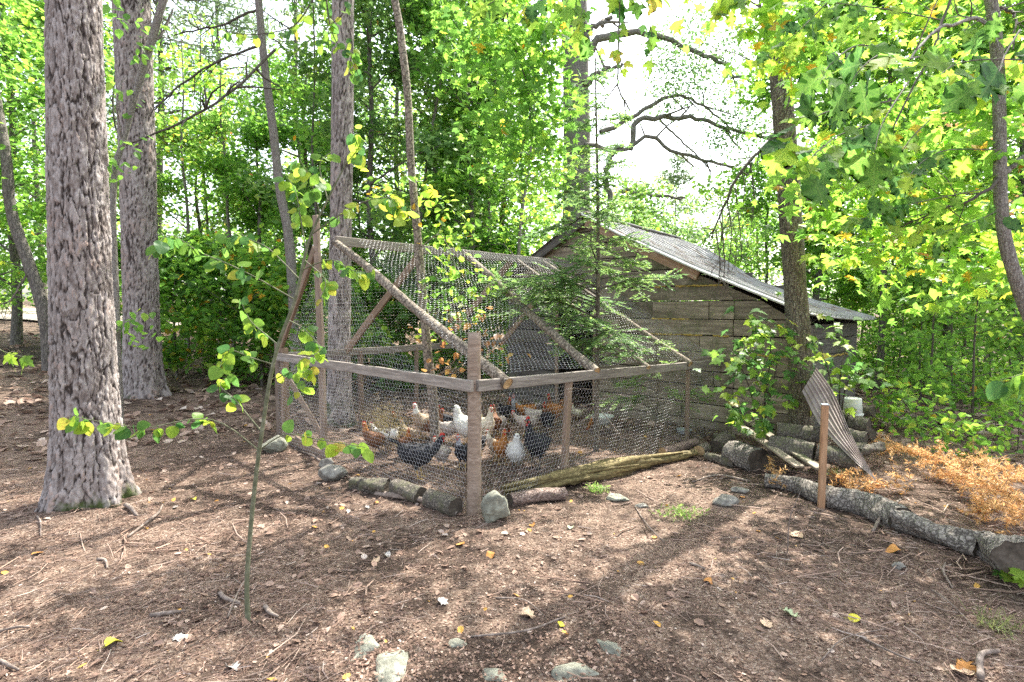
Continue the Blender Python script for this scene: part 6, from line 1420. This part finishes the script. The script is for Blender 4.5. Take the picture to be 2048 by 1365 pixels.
# grass tufts
def tuft(label, px, py, n, h, sp):
    g = G(px, py); o = thing('grass_tuft', label, 'grass', (0, 0, 0)); b0 = np.array(list(g)) + rng.normal(size=(n, 3)) * [sp, sp, 0]; dd = rng.normal(size=(n, 3)) * [.6, .6, .2] + [0, 0, .8]; dd /= np.linalg.norm(dd, axis=1)[:, None]
    hh = h * (.5 + .7 * rng.random(n))[:, None]; s = np.cross(dd, [0, 0, 1.0]) * .003; e1 = b0 + dd * hh * .6; e2 = b0 + dd * hh + [0, 0, -.3] * hh
    V = np.stack([b0 - s, b0 + s, e1 + s * .8, e1 - s * .8, e2 + s * .1, e2 - s * .1], 1).reshape(-1, 3); b = np.arange(n)[:, None] * 6
    q = quick('blades', V, np.vstack([b + [0, 1, 2, 3], b + [3, 2, 4, 5]]), M['grass'], o, tint=np.tile(rng.random(n), 2)); q['kind'] = 'stuff'
tuft('thin green grass tuft below the oak seedling at the lower right', 1990, 1255, 90, .12, .05)
tuft('small grass tuft before the ribbed metal sheet', 1670, 950, 60, .16, .05)
tuft('dry grass tuft at the foot of the second pine', 335, 785, 70, .2, .06)
# sticks that can be told apart
ST = [((940, 1280), (1130, 1238), .006, 'long pale bent stick at the bottom centre'), ((990, 1200), (1090, 1235), .004, 'thin grey twig above the long pale stick'), ((300, 1235), (372, 1228), .009, 'short smooth stick on the lower left'),
      ((195, 1122), (215, 1140), .008, 'short forked stick on the left'), ((0, 1270), (60, 1258), .008, 'dark stick at the lower left edge'), ((440, 1190), (480, 1212), .012, 'thick broken stick left of the sapling foot'),
      ((530, 1218), (556, 1240), .012, 'stubby bark piece right of the sapling foot'), ((455, 1240), (490, 1180), .004, 'grey twig leaning against the sapling foot'), ((1500, 965), (1385, 967), .010, 'pale bent branch ahead of the hollow log'),
      ((1575, 1105), (1600, 985), .004, 'thin bare upright shoot left of the stake'), ((1745, 1068), (1800, 1015), .012, 'stick leaning on the end of the fallen trunk'), ((1890, 1130), (1905, 1180), .007, 'pale stick among the twigs on the right'),
      ((1640, 1330), (1780, 1260), .004, 'thin dark twig at the lower right'), ((1960, 1365), (1998, 1310), .014, 'thick curved stick at the lower right corner'), ((255, 1080), (325, 1015), .010, 'pale straight stick by the nearest pine'),
      ((250, 1015), (275, 1040), .018, 'chunk of bare wood beside the nearest pine'), ((75, 1035), (82, 1075), .008, 'short pale stick at the foot of the nearest pine'), ((1380, 1130), (1410, 1143), .009, 'curled stick right of the middle'),
      ((1860, 1180), (1960, 1270), .004, 'long thin curved twig on the right'), ((1270, 1015), (1330, 1090), .005, 'thin stick below the flat pale stone'), ((640, 925), (600, 905), .012, 'bent branch lying at the left corner of the run'),
      ((1150, 865), (1240, 880), .006, 'bare stick lying inside the run by the hemlock'), ((1240, 860), (1370, 880), .007, 'long stick lying inside the run'), ((0, 1325), (38, 1345), .008, 'curved stick at the bottom left corner'), ((1720, 1280), (1840, 1330), .005, 'straight twig near the bottom right')]
for i, (a, b, r, lab) in enumerate(ST):
    A, B = G(*a), G(*b); rs_ = random.Random(i); A.z += r; B.z += r
    if 'upright' in lab: B = P(b[0], b[1], A.y)
    if 'leaning' in lab: B = B + Vector((0, 0, .05)); 
    Lq = (B - A).length; mid = (A + B) / 2 + Vector((rs_.gauss(0, .06) * Lq, rs_.gauss(0, .1) * Lq, .03 * Lq + .004))
    tag(pole('stick', [A, mid, B], [r, r * .9, r * .6], M['twig'], None, n=8, seg=14, wob=.3, seed=i), lab, 'stick')
# fallen leaves that stand out
FL = [((212, 1300), .075, 'y', 'curled lime-yellow fallen leaf at the lower left'), ((985, 1112), .065, 'o', 'ochre fallen leaf below the corner post'), ((928, 1095), .06, 'o', 'rusty curled leaf left of the ochre one, below the corner post'), ((1585, 1070), .09, 't', 'large pale beige leaf near the upright shoot'),
      ((1698, 1243), .06, 'y', 'yellow curled leaf at the lower right'), ((1408, 1165), .055, 'o', 'folded orange-brown leaf right of the middle'), ((1040, 1235), .085, 't', 'tan leaf with ragged edge beside the thin grey twig'), ((880, 1205), .07, 'w', 'pale crumpled leaf left of the bent stick'),
      ((1565, 1228), .085, 'g', 'pale green lobed leaf lying at the lower right centre'), ((1528, 1262), .075, 't', 'beige ragged leaf below the pale green lobed one'), ((85, 1108), .06, 'o', 'orange-brown leaf left of the pine litter'), ((385, 1002), .05, 'y', 'small bright yellow leaf left of the sapling stem'),
      ((757, 1010), .05, 'o', 'amber leaf under the curved stick'), ((730, 1018), .05, 'w', 'pale leaf beside the amber one under the curved stick'), ((1120, 1260), .045, 'y', 'small yellowish leaf right of the long bent stick'), ((350, 1020), .05, 'w', 'pale grey leaf near the nearest pine'),
      ((1490, 998), .05, 'o', 'bright orange leaf beside the half-buried stone'), ((1066, 1055), .05, 'o', 'orange leaf right of the lichened rock'), ((1140, 1062), .05, 'g', 'green and yellow leaf right of the lichened rock'), ((1800, 1105), .09, 'o', 'large rust-orange leaf in the twigs at right'),
      ((1925, 1330), .10, 'o', 'rusty lobed leaf at the lower right corner'), ((1905, 1350), .09, 't', 'bleached leaf next to the rusty one in the corner'), ((375, 1280), .07, 'w', 'silvery leaf near the sapling, bottom left'), ((455, 1335), .07, 'w', 'bluish grey leaf at the bottom left'),
      ((780, 1120), .06, 'w', 'white feathery scrap left of the middle'), ((755, 1128), .06, 't', 'oval tan leaf under the white scrap')]
LC = {}
for k, c in {'y': (.55, .50, .05), 'o': (.48, .22, .06), 't': (.50, .36, .24), 'w': (.40, .37, .34), 'g': (.38, .44, .26)}.items():
    LC[k] = mat_noise('fallen_leaf_' + {'y': 'yellow', 'o': 'orange', 't': 'tan', 'w': 'pale', 'g': 'green'}[k], tuple(x * .55 for x in c), c, tuple(min(.8, x * 1.2) for x in c), 30, rough=.7, bs_=.3)
for i, ((px, py), sz, ck, lab) in enumerate(FL):
    g = G(px, py); src = (OAK if ('lobed' in lab or 'ragged' in lab or ck == 'w') else ASP)[i % 3]; me = src.copy(); me.materials.clear(); me.materials.append(LC[ck])
    co = np.empty(len(me.vertices) * 3); me.vertices.foreach_get('co', co); co = co.reshape(-1, 3); co[:, 2] += .9 * co[:, 0] ** 2 + .12 * np.sin(co[:, 1] * 5 + i) ; me.vertices.foreach_set('co', co.ravel()); me.update(); me.name = 'fallen_leaf'
    o = bpy.data.objects.new('fallen_leaf', me); COL.objects.link(o); o.location = (g.x, g.y, g.z + .012); o.scale = (sz, sz, sz); o.rotation_euler = (rg.gauss(0, .15), rg.gauss(0, .15), rg.random() * 6.28)
    tag(o, lab, 'fallen leaf')
